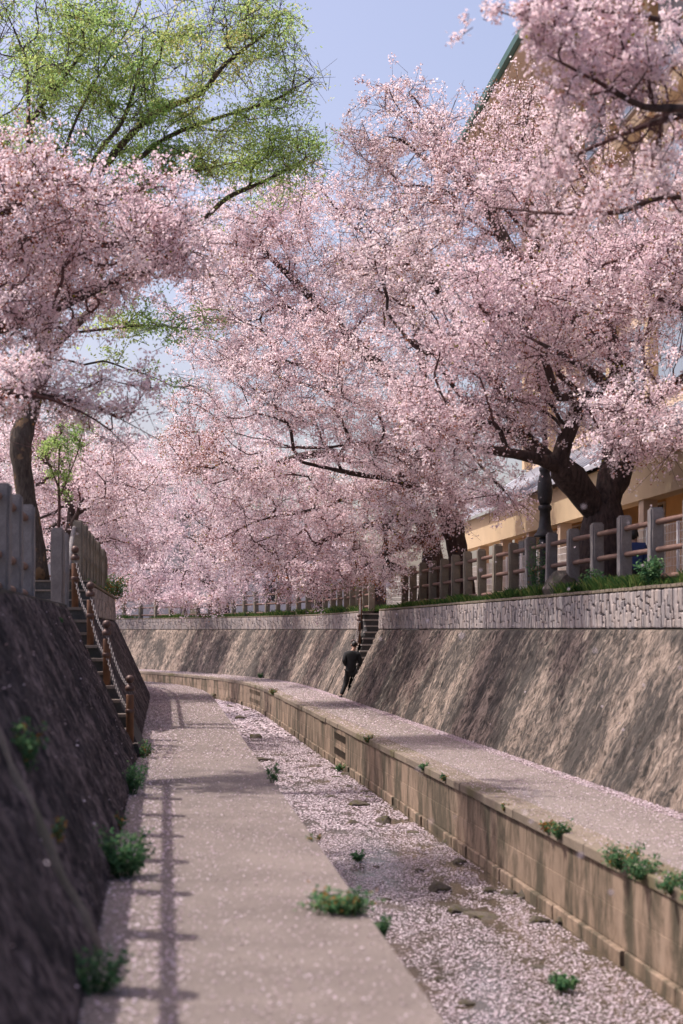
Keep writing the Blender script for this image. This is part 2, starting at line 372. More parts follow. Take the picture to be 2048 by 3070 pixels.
# left path: concrete slabs with narrow joints on a base
pth = sheet('left_path', LB, 0, LB.L, [(0.3, ZP-0.02), (0.0, ZP-0.02), (-W_PATH+0.02, ZP-0.02), (-W_PATH+0.02, -3.2)], M['wall_core'], 1.0)
S = 0.0
while S < LB.sY(58) + 12:
    L = 4.2; mb = MB(); a, b = S+0.002, S+L-0.002; nn = 5
    ss = np.linspace(a, b, nn); rings = []
    for q in ss:
        rings.append([LB.v(q, 0.05, ZP-0.06), LB.v(q, 0.05, ZP), LB.v(q, -W_PATH, ZP), LB.v(q, -W_PATH, ZP-0.16)])
    mb.prism(rings, None); mb.build('slab', M['path'], pth); S += L

# ------------------------------------------------------------------ sloping retaining walls
def slope_part(path, S0, S1, sgn, z0, z1, ratio, mat, parent, seed, amp=0.045, step=0.07, rows=34, zt=None):
    n = int((S1-S0)/step)+1; S = np.linspace(S0, S1, n); z = np.linspace(z0, z1, rows)
    SS, ZZ = np.meshgrid(S, z, indexing='ij')
    if zt is not None: ZZ = z0+(ZZ-z0)/(z1-z0)*np.maximum(zt(SS)-z0, 0.05)
    D = (ZZ-z0)*ratio
    h = np.abs(fbm(SS*5.5+ZZ*1.0, ZZ*1.9, seed, 4)-0.5)*-2.4+0.35; h2 = fbm(SS*0.8, ZZ*0.6, seed+5, 2)-0.5
    disp = (h*1.5+h2*0.7)*amp
    fade = np.clip(np.minimum((ZZ-z0)/0.06, (z1-ZZ)/0.06), 0, 1); disp = disp*fade
    G = path.at(SS, sgn*(D-disp*0.9), ZZ+disp*0.42)
    U = np.stack([SS, ZZ*1.11], -1)
    # returns at both ends and at the foot so the face has thickness
    e0 = path.at(S[0]*np.ones(rows), sgn*(D[0]+0.3), ZZ[0]-0.02)[None]; e1 = path.at(S[-1]*np.ones(rows), sgn*(D[-1]+0.3), ZZ[-1]-0.02)[None]
    G = np.concatenate([e0, G, e1], 0); U = np.concatenate([U[:1]-[0.3, 0], U, U[-1:]+[0.3, 0]], 0)
    return obj_from('slope_face', grid_mesh('slope_face', G, mat, U, True), parent)
def sweep(path, S0, S1, prof, mat, name, parent, step=1.0):
    n = max(2, int((S1-S0)/step)+2); rings = [[path.v(q, d, z) for d, z in prof] for q in np.linspace(S0, S1, n)]
    mb = MB(); mb.prism(rings, None); return mb.build(name, mat, parent)
def unit_stone(name, mat):
    mb = MB(); mb.box((0, 0, 0), (1, 1, 1)); me = mb.mesh(name, mat)
    bm = bmesh.new(); bm.from_mesh(me); bmesh.ops.bevel(bm, geom=[e for e in bm.edges if sum(v.co.x < -0.4 for v in e.verts) == 2], offset=0.09, segments=1, affect='EDGES')
    bm.to_mesh(me); bm.free(); return me
STONE = unit_stone('stone', M['stone'])
def stone_band(path, S0, S1, sgn, d0, z0, z1, parent, seed, nmax, lo=0.055, hi=0.15):
    """facing of upright split stones in front of dark mortar"""
    rr = random.Random(seed)
    band = sweep(path, S0, S1, [(sgn*(d0+0.03), z0), (sgn*(d0+0.08), z1), (sgn*(d0+0.5), z1), (sgn*(d0+0.5), z0)], M['joint'], 'stone_band', parent)
    items = []; S = S0+0.01
    while S < S1-0.03:
        w = rr.uniform(lo, hi); w = min(w, S1-S-0.005); z = z0+0.005
        top = z1-0.055
        while z < top-0.02:
            h = rr.choice([rr.uniform(0.08, 0.16), rr.uniform(0.13, 0.26), rr.uniform(0.2, 0.4)])
            if top-(z+h) < 0.09: h = top-z
            items.append((S+w/2, z+h/2, w-rr.uniform(0.005, 0.012), h-rr.uniform(0.012, 0.036), rr.uniform(-0.011, 0.010), rr.uniform(-0.14, 0.14) if h < 0.3 else rr.uniform(-0.02, 0.02)))
            z += h
        S += w
    items.sort(key=lambda it: (path.v(it[0], 0, 0)).length)
    vis = [it for it in items]
    unit = np.array([v.co[:] for v in STONE.vertices]); faces = [list(p.vertices) for p in STONE.polygons]
    mb = MB(); first = True; var = []
    cnt = 0
    for it in vis:
        s_, zc, w, h, pr, rot = it
        c = path.v(s_, sgn*(d0+0.012+0.05*(zc-z0)/(z1-z0)+pr), zc)
        base = Matrix.Translation(c) @ Matrix.Rotation(path.ang(s_)+(0 if sgn < 0 else math.pi), 4, 'Z') @ Matrix.Rotation(rot, 4, 'X') @ Matrix.Diagonal((0.075, w, h, 1))
        if c.y > 14 and cnt < nmax:
            ob = bpy.data.objects.new('stone', STONE); col.objects.link(ob); ob.parent = band; ob.matrix_basis = base; cnt += 1
        else:
            mb.add([base @ Vector(p) for p in unit.tolist()], faces); var += [rr.random()]*len(faces)
    if mb.v:
        me = mb.mesh('stone_facing', M['stone']); a = me.attributes.new('var', 'FLOAT', 'FACE'); a.data.foreach_set('value', np.array(var, dtype=np.float32))
        ob = obj_from('stone_facing', me, band); tag(ob, kind='stuff')
    # thin capping course of short bricks
    return band
CAPB = unit_stone('cap_stone', M['coping'])
def cap_course(path, S0, S1, sgn, d0, z, parent, length=0.22, nmax=300):
    S = S0; mb = MB(); n = 0; items = []
    while S < S1-0.05:
        L = length*random.uniform(0.8, 1.3); items.append((S+L/2, L)); S += L
    items.sort(key=lambda i: path.v(i[0], 0, 0).length)
    unit = [tuple(v.co) for v in CAPB.vertices]; faces = [list(p.vertices) for p in CAPB.polygons]
    for s_, L in items:
        c = path.v(s_, sgn*(d0+0.09), z+random.uniform(-0.004, 0.004))
        Mx = Matrix.Translation(c) @ Matrix.Rotation(path.ang(s_)+(0 if sgn < 0 else math.pi), 4, 'Z') @ Matrix.Diagonal((0.22, L-0.012, 0.05, 1))
        if c.y > 14 and n < nmax:
            ob = bpy.data.objects.new('cap_stone', CAPB); col.objects.link(ob); ob.parent = parent; ob.matrix_basis = Mx; n += 1
        else: mb.add([Mx @ Vector(p) for p in unit], faces)
    if mb.v: tag(mb.build('cap_course', M['coping'], parent), kind='stuff')

w = thing('retaining_wall', 'streaked tan sloping concrete wall with stone band, right of the stairs', 'wall', TOE.v(TOE.sY(30), 0, ZB))
slope_part(TOE, TOE.sY(14), S52, -1, ZB, 0.0, RS, M['wall_right'], w, 3, 0.085, 0.05, 46)
sweep(TOE, 0, S52, [(-0.12, -2.4), (-0.12, ZB), (-1.10, -0.02), (-1.5, -0.02), (-1.5, -2.4)], M['wall_core'], 'core', w)
b_ = stone_band(TOE, TOE.sY(3), S52, -1, 1.0, 0.012, ZT, w, 21, 300)
cap_course(TOE, TOE.sY(10), S52, -1, 1.03, ZT-0.025, b_)
w = thing('retaining_wall', 'curving far sloping concrete wall with grey stone band beyond the stairs', 'wall', TOE.v(TOE.sY(75), 0, ZB))
SFAR = TOE.sY(109.5)
slope_part(TOE, S56, SFAR, -1, ZB, 0.0, RS, M['wall_right'], w, 9, 0.085, 0.10, 30)
sweep(TOE, S56, SFAR, [(-0.12, -2.4), (-0.12, ZB), (-1.10, -0.02), (-1.5, -0.02), (-1.5, -2.4)], M['wall_core'], 'core', w)
b_ = stone_band(TOE, S56, SFAR, -1, 1.0, 0.012, ZT, w, 22, 300, 0.08, 0.2)
cap_course(TOE, S56, SFAR, -1, 1.03, ZT-0.025, b_, 0.4, 200)
sheet('right_verge', TOE, 0, S52, [(-1.10, ZT-0.02), (-1.8, ZT), (-2.3, ZT-0.01)], M['soil'])
sheet('far_verge', TOE, S56, TOE.L, [(-1.10, ZT-0.02), (-1.8, ZT), (-2.3, ZT-0.01)], M['soil'])

SLN = LB.sY(24.4)         # near wall ends here, stairs behind it
w = thing('retaining_wall', 'dark shaded sloping concrete wall beside the path, in front of the chain stairs', 'wall', LB.v(LB.sY(14), 0, ZP))
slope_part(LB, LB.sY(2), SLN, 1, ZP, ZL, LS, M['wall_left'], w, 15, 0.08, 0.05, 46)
sweep(LB, 0, SLN, [(0.12, -2.2), (0.12, ZP), (1.10, ZL-0.03), (1.6, ZL-0.02), (1.6, -2.2)], M['wall_core'], 'core', w)
sweep(LB, 0, SLN, [(0.985, ZL-0.06), (0.975, ZL), (2.1, ZL), (2.1, ZL-0.06)], M['step_dark'], 'crest', w)
mb = MB()
sr = LB.sY(9.6)
for k in range(9):
    pass
pts = [LB.v(sr+0.03*math.sin(k*1.7), ld(ZP+2.1*k/10)-0.005, ZP+2.1*k/10) for k in range(11)]
mb.tube(pts, [0.06+0.015*math.sin(k*2.3) for k in range(11)], 8, flat=0.8); mb.build('joint_rib', M['step'], w)
w = thing('retaining_wall', 'dark sloping concrete wall with plank-like band, left, beyond the chain stairs', 'wall', LB.v(LB.sY(40), 0, ZP))
SLF = LB.sY(76)
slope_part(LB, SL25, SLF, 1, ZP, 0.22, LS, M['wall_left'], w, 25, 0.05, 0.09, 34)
sweep(LB, SL25, SLF, [(0.12, -2.2), (0.12, ZP), (1.03, 0.19), (1.5, 0.19), (1.5, -2.2)], M['wall_core'], 'core', w)
b_ = stone_band(LB, SL28, SLF, 1, 0.95, 0.232, 0.88, w, 33, 300, 0.07, 0.18)
cap_course(LB, SL28, SLF, 1, 0.98, 0.87, b_, 0.3, 150)
sheet('left_verge', LB, SL28, SLF, [(1.05, 0.86), (1.8, 0.88), (2.4, 0.87)], M['soil'])
sheet('landing_floor', LB, SL25, SL28+0.3, [(0.95, 0.20), (1.0, ZL), (2.1, ZL)], M['step_dark'])

# ------------------------------------------------------------------ wall under the right ledge
w = thing('ledge_wall', 'low ochre concrete wall of blocks between the stream and the right ledge', 'wall', TOE.v(TOE.sY(30), W_BERM, ZW))
sweep(TOE, 0, SFAR, [(W_BERM-0.06, -3.2), (W_BERM-0.06, ZB-0.03), (W_BERM-0.32, ZB-0.03), (W_BERM-0.32, -3.2)], M['joint'], 'core', w)
def block_row(path, S0, S1, L, dface, depth, za, zb, mat, name, parent, jit=0.01, jl=0.2, gap=0.008, bev=0.012):
    S = S0
    while S < S1:
        l = L*random.uniform(1-jl, 1+jl); o_ = random.uniform(-jit, jit); mb = MB(); k = 3 if l > 1 else 2
        e = bev
        rings = []
        for q in np.linspace(S+gap, S+l-gap, k):
            rings.append([path.v(q, dface-depth, za), path.v(q, dface-depth, zb), path.v(q, dface+o_-e, zb), path.v(q, dface+o_, zb-e), path.v(q, dface+o_, za+e), path.v(q, dface+o_-e, za)])
        mb.prism(rings, None); mb.build(name, mat, parent); S += l
s12 = TOE.sY(11)
block_row(TOE, s12, SFAR, 1.5, W_BERM+0.03, 0.36, ZB-0.11, ZB+0.006, M['coping'], 'coping_block', w, 0.012)
block_row(TOE, s12, SFAR, 3.4, W_BERM, 0.055, ZB-0.449, ZB-0.114, M['berm_face'], 'face_block', w, 0.002, 0.3, 0.003, 0.003)
block_row(TOE, s12-0.7, SFAR, 2.6, W_BERM+0.006, 0.061, ZB-0.768, ZB-0.4515, M['berm_face'], 'face_block', w, 0.002, 0.3, 0.003, 0.003)
block_row(TOE, s12, SFAR, 0.62, W_BERM+0.045, 0.105, -3.16, ZB-0.775, M['berm_face'], 'footing_stone', w, 0.022, 0.35)
SLOT = MB(); SLOT.box((0, 0, 0), (0.02, 0.055, 0.15)); SLOTM = SLOT.mesh('weep_slot', m_plain('slot_shade', (0.085, 0.07, 0.05), 0.95))  # raised plates; the shade inside the slots is put into their dark colour
for Y0_ in (37.0, 63.5):
    for row in range(2):
        for k in range(9):
            q = TOE.sY(Y0_)+k*(0.24 if Y0_ < 50 else 0.45)
            ob = bpy.data.objects.new('weep_slot', SLOTM); link(ob, w)
            ob.location = TOE.v(q, W_BERM+0.016, ZB-0.28-0.33*row); ob.rotation_euler.z = TOE.ang(q)

# ------------------------------------------------------------------ stairs
st = thing('stone_stairs', 'steep mossy stone stairs cut into the right wall, climbed by the man in black', 'stairs', TOE.v(TOE.sY(52.5), -0.3, ZB))
SR0 = TOE.sY(52.2); TR = (S56-SR0)/13.0
for k in range(13):
    z = ZB+0.2*(k+1)+0.01; a, b = SR0+TR*k, SR0+TR*(k+1)
    z = min(z, ZT-0.03)
    zz = min(z, 0.0); d1 = rd(zz)-(0.05 if z > 0 else 0.0)
    prof = [(-0.12, -2.4), (-0.12, ZB), (d1-0.12, zz-0.002), (d1-0.12, z), (-2.24, z), (-2.24, -2.4)]
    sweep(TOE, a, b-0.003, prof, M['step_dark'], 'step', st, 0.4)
    sweep(TOE, a-0.03, b-0.003, [(d1-0.06, z+0.003), (d1-0.06, z-0.045), (-2.23, z-0.045), (-2.23, z+0.003)], M['nosing'], 'nosing', st, 0.4)
slope_part(TOE, S52+0.05, S56, -1, ZB, 0.0, RS, M['wall_right'], st, 41, 0.05, 0.08, 26, zt=lambda S: np.minimum(ZB+0.2*(S-SR0)/TR+0.12, -0.03))
sweep(TOE, S52-0.002, S56+0.01, [(-2.245, -2.4), (-2.245, ZT+0.005), (-2.5, ZT+0.005), (-2.5, -2.4)], M['step_dark'], 'cheek_wall', st)
st = thing('stone_stairs', 'dark mossy stone stairs with chain railing descending to the left path', 'stairs', LB.v(LB.sY(25), 0.3, ZP))
SL0 = LB.sY(22.55); NL = 11; SLa = SLN; TL = (SL25-SLa)/NL
# the flight is longer than the cut: treads overlap into the slope
TL = (SL25-SLN)/NL; SLa = SLN+0.002; PROUD = 0.09
for k in range(NL):
    z = ZP+(ZL-ZP)/NL*(k+1); a, b = SLa+TL*k, SLa+TL*(k+1)
    if b <= a+0.02: continue
    d1 = ld(z)-PROUD
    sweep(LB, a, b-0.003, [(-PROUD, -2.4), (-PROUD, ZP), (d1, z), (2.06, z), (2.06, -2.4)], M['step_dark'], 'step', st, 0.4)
    sweep(LB, a-0.03 if a > SLN+0.1 else a, b-0.003, [(d1-0.01, z+0.003), (d1-0.01, z-0.04), (2.05, z-0.04), (2.05, z+0.003)], M['step'], 'nosing', st, 0.4)
SB = SL28-0.88
st = thing('stone_steps', 'three black stone steps up to the left bank behind the granite posts', 'steps', LB.v(SL28-0.5, 2.5, ZL))
for k in range(3):
    z = ZL+0.18*(k+1); a = SB+0.3*k
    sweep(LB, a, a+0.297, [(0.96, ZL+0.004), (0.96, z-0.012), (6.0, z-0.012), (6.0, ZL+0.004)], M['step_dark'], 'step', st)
    sweep(LB, a-0.02, a+0.297, [(0.95, z-0.011), (0.95, z+0.02), (6.0, z+0.02), (6.0, z-0.011)], M['step'], 'nosing', st)

# ------------------------------------------------------------------ chain railings
def chain_mesh(a, b, sag, mat):
    a, b = Vector(a), Vector(b); L = (b-a).length; n = max(8, int(L*1.12/0.052)); mb = MB()
    def pt(t): return a.lerp(b, t)+Vector((0, 0, -sag*4*t*(1-t)))
    for i in range(n):
        p, q = pt(i/n), pt((i+1)/n); c = (p+q)/2; d = (q-p).normalized()
        side = d.cross(Vector((0, 0, 1))).normalized(); up = side.cross(d)
        w_ = side if i % 2 else up; hl = (q-p).length*0.62; hw = 0.017
        ring = [c+d*hl*math.cos(x)+w_*hw*math.sin(x) for x in [2*math.pi*k/8 for k in range(9)]]
        mb.tube(ring, 0.0065, 4, cap=False)
    return mb.mesh('chain', mat)
def railing(name, label, posts, h=0.86, nextra=None):
    rl = thing(name, label, 'railing', posts[0]); tops = []
    for p in posts:
        p = Vector(p); mb = MB(); mb.lathe(p-Vector((0, 0, 0.05)), [(0.055, 0), (0.055, h-0.13), (0.05, h-0.12)], 12); po = mb.build('post', M['post_metal'], rl)
        mb = MB(); mb.lathe(p, [(0.062, h-0.12), (0.07, h-0.10), (0.07, h-0.055), (0.045, h-0.045), (0.035, h-0.02)], 12); mb.build('collar', M['knob'], po)
        mb = MB(); mb.lathe(p, [(0.002, h+0.105)]+[(0.062*math.sin(x), h+0.045+0.062*math.cos(x)) for x in [0.35*k for k in range(1, 9)]], 12); mb.build('ball', M['knob'], po)
        mb = MB(); mb.lathe(p, [(0.064, h*0.50), (0.067, h*0.51), (0.067, h*0.55), (0.064, h*0.56)], 12); mb.build('ring', M['knob'], po)
    for a, b in zip(posts, posts[1:]):
        a, b = Vector(a), Vector(b)
        for hh in (h-0.08, h*0.53):
            link(bpy.data.objects.new('chain', chain_mesh(a+Vector((0, 0, hh)), b+Vector((0, 0, hh)), 0.13, M['chain'])), rl)
lp = []
for kk in (10, 7, 4, 0):
    z = ZP+(ZL-ZP)/NL*(kk+1); lp.append(LB.v(SLa+TL*(kk+0.5), ld(z)-PROUD+0.10, z))
railing('chain_railing', 'rusty brown ball-topped posts with grey chains down the left stairs', lp)
rp = []
for Y in (56.6, 55.2, 53.6):
    k = int((TOE.sY(Y)-SR0)/TR); z = min(ZB+0.2*(k+1)+0.01, ZT-0.03); rp.append(TOE.v(TOE.sY(Y), rd(min(z, 0))-0.03, z))
railing('chain_railing', 'brown posts with chains on the far stairs behind the man in black', rp)

# ------------------------------------------------------------------ granite post and rail fences
def post_mesh(name, mat, w=0.22, dpt=0.2, h=1.3):
    mb = MB(); mb.box((0, 0, h/2-0.05), (dpt, w, h)); me = mb.mesh(name, mat)
    bm = bmesh.new(); bm.from_mesh(me)
    bmesh.ops.bevel(bm, geom=[e for e in bm.edges], offset=0.028, segments=2, affect='EDGES')
    bmesh.ops.subdivide_edges(bm, edges=[e for e in bm.edges if e.calc_length() > 0.5], cuts=5)
    for v_ in bm.verts: v_.co += Vector((random.uniform(-1, 1), random.uniform(-1, 1), random.uniform(-1, 1)))*0.006
    bm.to_mesh(me); bm.free(); return me
PG = post_mesh('post', M['granite']); PM = post_mesh('post', M['granite_mossy'])
mb = MB(); mb.tube([(0, 0, -0.5), (0, 0, -0.2), (0, 0, 0.1), (0, 0, 0.5)], [1, 0.94, 1.03, 1], 10); RAIL = mb.mesh('rail', M['rail'])
mb = MB(); mb.lathe((0, 0, -0.5), [(1.35, 0), (1.35, 0.6), (1.1, 1.0)], 10); SLV = mb.mesh('sleeve', M['rail'])
def fence(label, path, Ss, sgn, d, zf, rails=(0.22, 0.62, 1.03), mossy=None, group=None, h=1.25, hs=1.0):
    fn = thing('granite_fence', label, 'fence', path.v(Ss[0], sgn*d, zf(Ss[0])), group); pos = []
    for S in Ss:
        me = PM if (mossy and mossy(S)) else PG
        ob = bpy.data.objects.new('post', me); link(ob, fn); p = path.v(S, sgn*d, zf(S)); ob.location = p
        ob.rotation_euler = (random.uniform(-0.025, 0.025), random.uniform(-0.02, 0.02), path.ang(S)+random.uniform(-0.05, 0.05))
        ob.scale = (random.uniform(0.95, 1.05), random.uniform(0.94, 1.06), random.uniform(0.975, 1.02)*hs); pos.append(p)
    for a, b in zip(pos, pos[1:]):
        if (b-a).length > 2.6: continue
        for r in rails:
            q0, q1 = a+Vector((0, 0, r)), b+Vector((0, 0, r)); ob = bpy.data.objects.new('rail', RAIL); link(ob, fn)
            ob.location = (q0+q1)/2; ob.rotation_mode = 'QUATERNION'; ob.rotation_quaternion = (q1-q0).to_track_quat('Z', 'Y')
            ob.scale = (0.043, 0.043, (q1-q0).length-0.1)
    return fn
sp = 1.65
Ss = [TOE.sY(y) for y in np.arange(25.5-sp*8, 51.9, sp)]
fence('grey granite post fence with rusty rails along the right bank top', TOE, Ss, -1, 1.52, lambda S: ZT-0.06, mossy=lambda S: S > TOE.sY(34))
Ss = list(np.arange(S56+0.5, TOE.sY(107), sp))
fence('weathered brown post fence along the far bend under the blossom', TOE, Ss, -1, 1.52, lambda S: ZT-0.06, mossy=lambda S: True)
Ss = [LB.sY(y) for y in np.arange(20.8-sp*12, 21.0, sp)]
fence('nearest grey granite posts on the crest of the left wall', LB, Ss, 1, 1.26, lambda S: ZL-0.04, rails=(0.12, 0.44, 1.02), hs=0.93)
fn = fence('pair of granite posts at the head of the left stairs', LB, [LB.sY(27.6), LB.sY(28.9)], 1, 1.30, lambda S: ZL, rails=(0.6,))
Ss = list(np.arange(LB.sY(33.0), LB.sY(72), sp))
fn = fence('row of mossy granite posts receding along the left bank', LB, Ss, 1, 1.25, lambda S: 0.83, mossy=lambda S: S > LB.sY(31))
mb = MB(); mb.tube([P(226, 1578, 32.85), P(221, 1590, 32.7), P(212, 1640, 31.8), P(208, 1700, 30.9)], 0.045, 10); mb.build('handrail', M['granite'], fn)

# ------------------------------------------------------------------ trees
def unitv(n):
    v = rng.normal(size=(n, 3)); return v/np.linalg.norm(v, axis=1)[:, None]
def leaf_quads(C, nrm, a, b, fold=0.35):
    """folded diamond for every centre; a,b half sizes (n,)"""
    n = len(C); t = np.cross(nrm, unitv(n)); t /= np.linalg.norm(t, axis=1)[:, None]+1e-9; s = np.cross(nrm, t)
    a = np.broadcast_to(a, (n,))[:, None]; b = np.broadcast_to(b, (n,))[:, None]
    j = lambda: 1+rng.uniform(-0.3, 0.3, (n, 1))
    V = np.empty((n, 4, 3)); V[:, 0] = C-t*a*j(); V[:, 1] = C+s*b*j()+nrm*a*fold; V[:, 2] = C+t*a*j(); V[:, 3] = C-s*b*j()+nrm*a*fold
    return V.reshape(-1, 3)
def seg_prisms(A, B, ra, rb, k=3):
    """k-sided open prisms for many thin segments -> quads"""
    n = len(A); d = B-A; L = np.linalg.norm(d, axis=1)[:, None]+1e-9; d = d/L
    ref = np.where(np.abs(d[:, 2:3]) < 0.9, np.array([[0, 0, 1.0]]), np.array([[1.0, 0, 0]]))
    u = np.cross(d, ref); u /= np.linalg.norm(u, axis=1)[:, None]; v = np.cross(d, u)
    ang = [2*math.pi*i/k for i in range(k)]
    off = [u*math.cos(x)+v*math.sin(x) for x in ang]
    ra = np.broadcast_to(ra, (n,))[:, None]; rb = np.broadcast_to(rb, (n,))[:, None]
    V = np.empty((n, k, 4, 3))
    for i in range(k):
        j = (i+1) % k
        V[:, i, 0] = A+off[i]*ra; V[:, i, 1] = A+off[j]*ra; V[:, i, 2] = B+off[j]*rb; V[:, i, 3] = B+off[i]*rb
    return V.reshape(-1, 3)
def smooth_poly(pts, step=0.25):
    p = np.array(pts, float)
    if len(p) > 2:
        q = [p[0]]
        for i in range(len(p)-1):
            p0 = p[max(i-1, 0)]; p1 = p[i]; p2 = p[i+1]; p3 = p[min(i+2, len(p)-1)]
            m = max(2, int(np.linalg.norm(p2-p1)/step)+1)
            for t in np.linspace(0, 1, m+1)[1:]:
                q.append(0.5*((2*p1)+(-p0+p2)*t+(2*p0-5*p1+4*p2-p3)*t*t+(-p0+3*p1-3*p2+p3)*t**3))
        return np.array(q)
    m = max(2, int(np.linalg.norm(p[1]-p[0])/step)+1)
    return p[0]+(p[1]-p[0])*np.linspace(0, 1, m+1)[:, None]
def blob_points(blobs):
    """blobs: (x,y,rx,ry,Y,rY,n) measured in the photo at distance Y; uniform in the ellipsoid"""
    out = []
    for x, y, rx, ry, Y, rY, n in blobs:
        u = unitv(n)*(rng.random((n, 1))**(1/2.6)); c = np.array(P(x, y, Y))
        out.append(c+u*np.array([rx/F*Y, rY, ry/F*Y]))
    return np.concatenate(out)
def grow(limbs, attr_pts, step=0.33, wig=0.05, pull=0.25, zbias=0.0):
    pos = []; par = []; pathlen = []; ranges = []
    def addnode(p, q):
        pos.append(p); par.append(q); pathlen.append(0 if q < 0 else pathlen[q]+np.linalg.norm(p-pos[q])); return len(pos)-1
    for i, lm in enumerate(limbs):
        pts = smooth_poly(lm, step); st0 = len(pos)
        if i == 0:
            q = -1
            for p in pts: q = addnode(p, q)
        else:
            arr = np.array(pos); q = int(np.argmin(np.linalg.norm(arr-pts[0], axis=1)))
            for p in pts[1:]: q = addnode(p, q)
        ranges.append((st0, len(pos)))
    arr = np.zeros((200000, 3)); n = len(pos); arr[:n] = np.array(pos); pl = np.zeros(200000); pl[:n] = pathlen
    d0 = np.array([np.min(np.linalg.norm(arr[:n]-a, axis=1)) for a in attr_pts])
    order = np.argsort(d0*(1+0.25*rng.random(len(d0))))
    tips = []; start = max(3, int(len(smooth_poly(limbs[0], step))*0.75))
    for k in order:
        a = attr_pts[k]; dd = np.linalg.norm(arr[start:n]-a, axis=1)
        j = start+int(np.argmin(dd+pull*pl[start:n]))
        p0 = arr[j]; D = np.linalg.norm(a-p0)
        pq = par[j]; dirp = (p0-arr[pq]) if pq >= 0 else np.array([0, 0, 1.0]); dirp = dirp/(np.linalg.norm(dirp)+1e-9)
        c = p0+dirp*D*0.35+np.array([0, 0, zbias*D]); m = max(2, int(D/step)); q = j
        for t in np.linspace(0, 1, m+1)[1:]:
            p = (1-t)**2*p0+2*t*(1-t)*c+t*t*a
            if t < 1: p = p+rng.normal(size=3)*wig*min(1, D)
            pos.append(p); par.append(q); arr[n] = p; pl[n] = pl[q]+D/m; q = n; n += 1
        tips.append(q)
    return arr[:n].copy(), np.array(par), np.array(tips), ranges
def radii(par, rbase, r0=0.0065, e=2.3):
    n = len(par); s = np.zeros(n); kids = np.zeros(n, int)
    for i in range(n-1, -1, -1):
        if kids[i] == 0: s[i] = r0**e
        p = par[i]
        if p >= 0: s[p] += s[i]; kids[p] += 1
    r = s**(1/e); pw = math.log(rbase/r0)/math.log(r[0]/r0)
    return r0*(r/r0)**pw
def make_tree(name, label, cat, limbs, blobs, rbase, style, bark, twigm, group=None, flare=1.5, wig=0.05, pull=0.25, thick=0.03, limb_r=None, step=0.33, zbias=0.0):
    limbs = [[tuple(p) for p in lm] for lm in limbs]
    A = blob_points(blobs)
    pos, par, tips, rngs = grow(limbs, A, step, wig, pull, zbias)
    rad = radii(par, rbase)
    if limb_r:
        for (a, b), lr in zip(rngs, limb_r):
            for i in range(a, b):
                t = (i-a)/max(1, b-a-1); rad[i] = max(rad[i], lr*(1-0.93*t)) if lr else rad[i]
    n0 = min(len(pos)-1, 5)
    for i in range(n0): rad[i] *= 1+(flare-1)*(1-i/n0)**2
    T = thing(name, label, cat, Vector(limbs[0][0]), group)
    # thick limbs: continuous tubes along the strongest child
    n = len(pos); best = -np.ones(n, int); br = np.zeros(n)
    for i in range(n):
        p = par[i]
        if p >= 0 and rad[i] > br[p]: br[p] = rad[i]; best[p] = i
    mb = MB()
    for i in range(n):
        p = par[i]
        if rad[i] >= thick and (p < 0 or best[p] != i):
            chain = [i] if p < 0 else [p, i]; j = i
            while best[j] >= 0 and rad[best[j]] >= thick*0.8: j = best[j]; chain.append(j)
            if len(chain) < 2: continue
            rr = [float(min(rad[c], rad[i]*1.15)) for c in chain]
            rr = [q*(1+0.10*math.sin(7.1*c)+0.05*math.sin(3.3*c)) if q > 0.06 else q for q, c in zip(rr, chain)]
            mb.tube([pos[c] for c in chain], rr, 10 if rr[0] > 0.1 else 7)
    mb.build('trunk', bark, T)
    thin = np.where((rad < thick) & (par >= 0))[0]
    segs = [seg_prisms(pos[par[thin]], pos[thin], np.minimum(rad[par[thin]], rad[thin]*1.3), rad[thin], 4)]
    st = style
    tp = pos[tips]; td = pos[tips]-pos[par[tips]]; td /= np.linalg.norm(td, axis=1)[:, None]+1e-9
    tw = st['twigs']; N = len(tp)
    tp2 = np.repeat(tp, tw, 0); td2 = np.repeat(td, tw, 0)
    s0 = tp2-td2*(rng.random((N*tw, 1))*st['back'])
    dv = td2*st['along']+unitv(N*tw)*st['spread']*np.array([1, 1, st.get('hz', 1.0)])+np.array([0, 0, st['up']]); dv /= np.linalg.norm(dv, axis=1)[:, None]
    ln = rng.uniform(st['len'][0], st['len'][1], (N*tw, 1)); e1 = s0+dv*ln
    segs.append(seg_prisms(s0, e1, st.get('tr', 0.005), st.get('tr', 0.005)*0.5, 3))
    V = np.concatenate(segs); obj_from('branches', soup_mesh('branches', V, 4, twigm), T)
    # clusters along the twigs
    cl = st['clusters']; t = rng.uniform(st.get('t0', 0.15), 1.05, (N*tw, cl, 1))
    C = (s0[:, None]+(e1-s0)[:, None]*t).reshape(-1, 3)
    K = st['flowers']; keep = fbm(C[:, 0]*0.9+C[:, 1]*0.6, C[:, 2]*1.5+C[:, 1]*0.4, 31, 3)+rng.normal(size=len(C))*0.03 > st.get('gap', 0.34); C = C[keep]
    cv = rng.random(len(C)); C = C+rng.normal(size=C.shape)*st['sig']*0.6
    FC = np.repeat(C, K, 0)+rng.normal(size=(len(C)*K, 3))*st['sig']*np.array([1, 1, st.get('flat', 1.0)])
    nm = unitv(len(FC))+np.array(SUN)*st.get('face', 0.85)+np.array([0, 0, -0.0]); nm /= np.linalg.norm(nm, axis=1)[:, None]
    sz = rng.uniform(st['size'][0], st['size'][1], len(FC))
    pv = fbm(C[:, 0]*1.1, C[:, 2]*1.3+C[:, 1]*0.7, 12, 3); var = np.clip(np.repeat(cv*0.3+(pv-0.5)*1.3+0.1, K)+rng.random(len(FC))*0.5+0.05, 0, 1)
    mi = np.zeros(len(FC), int)
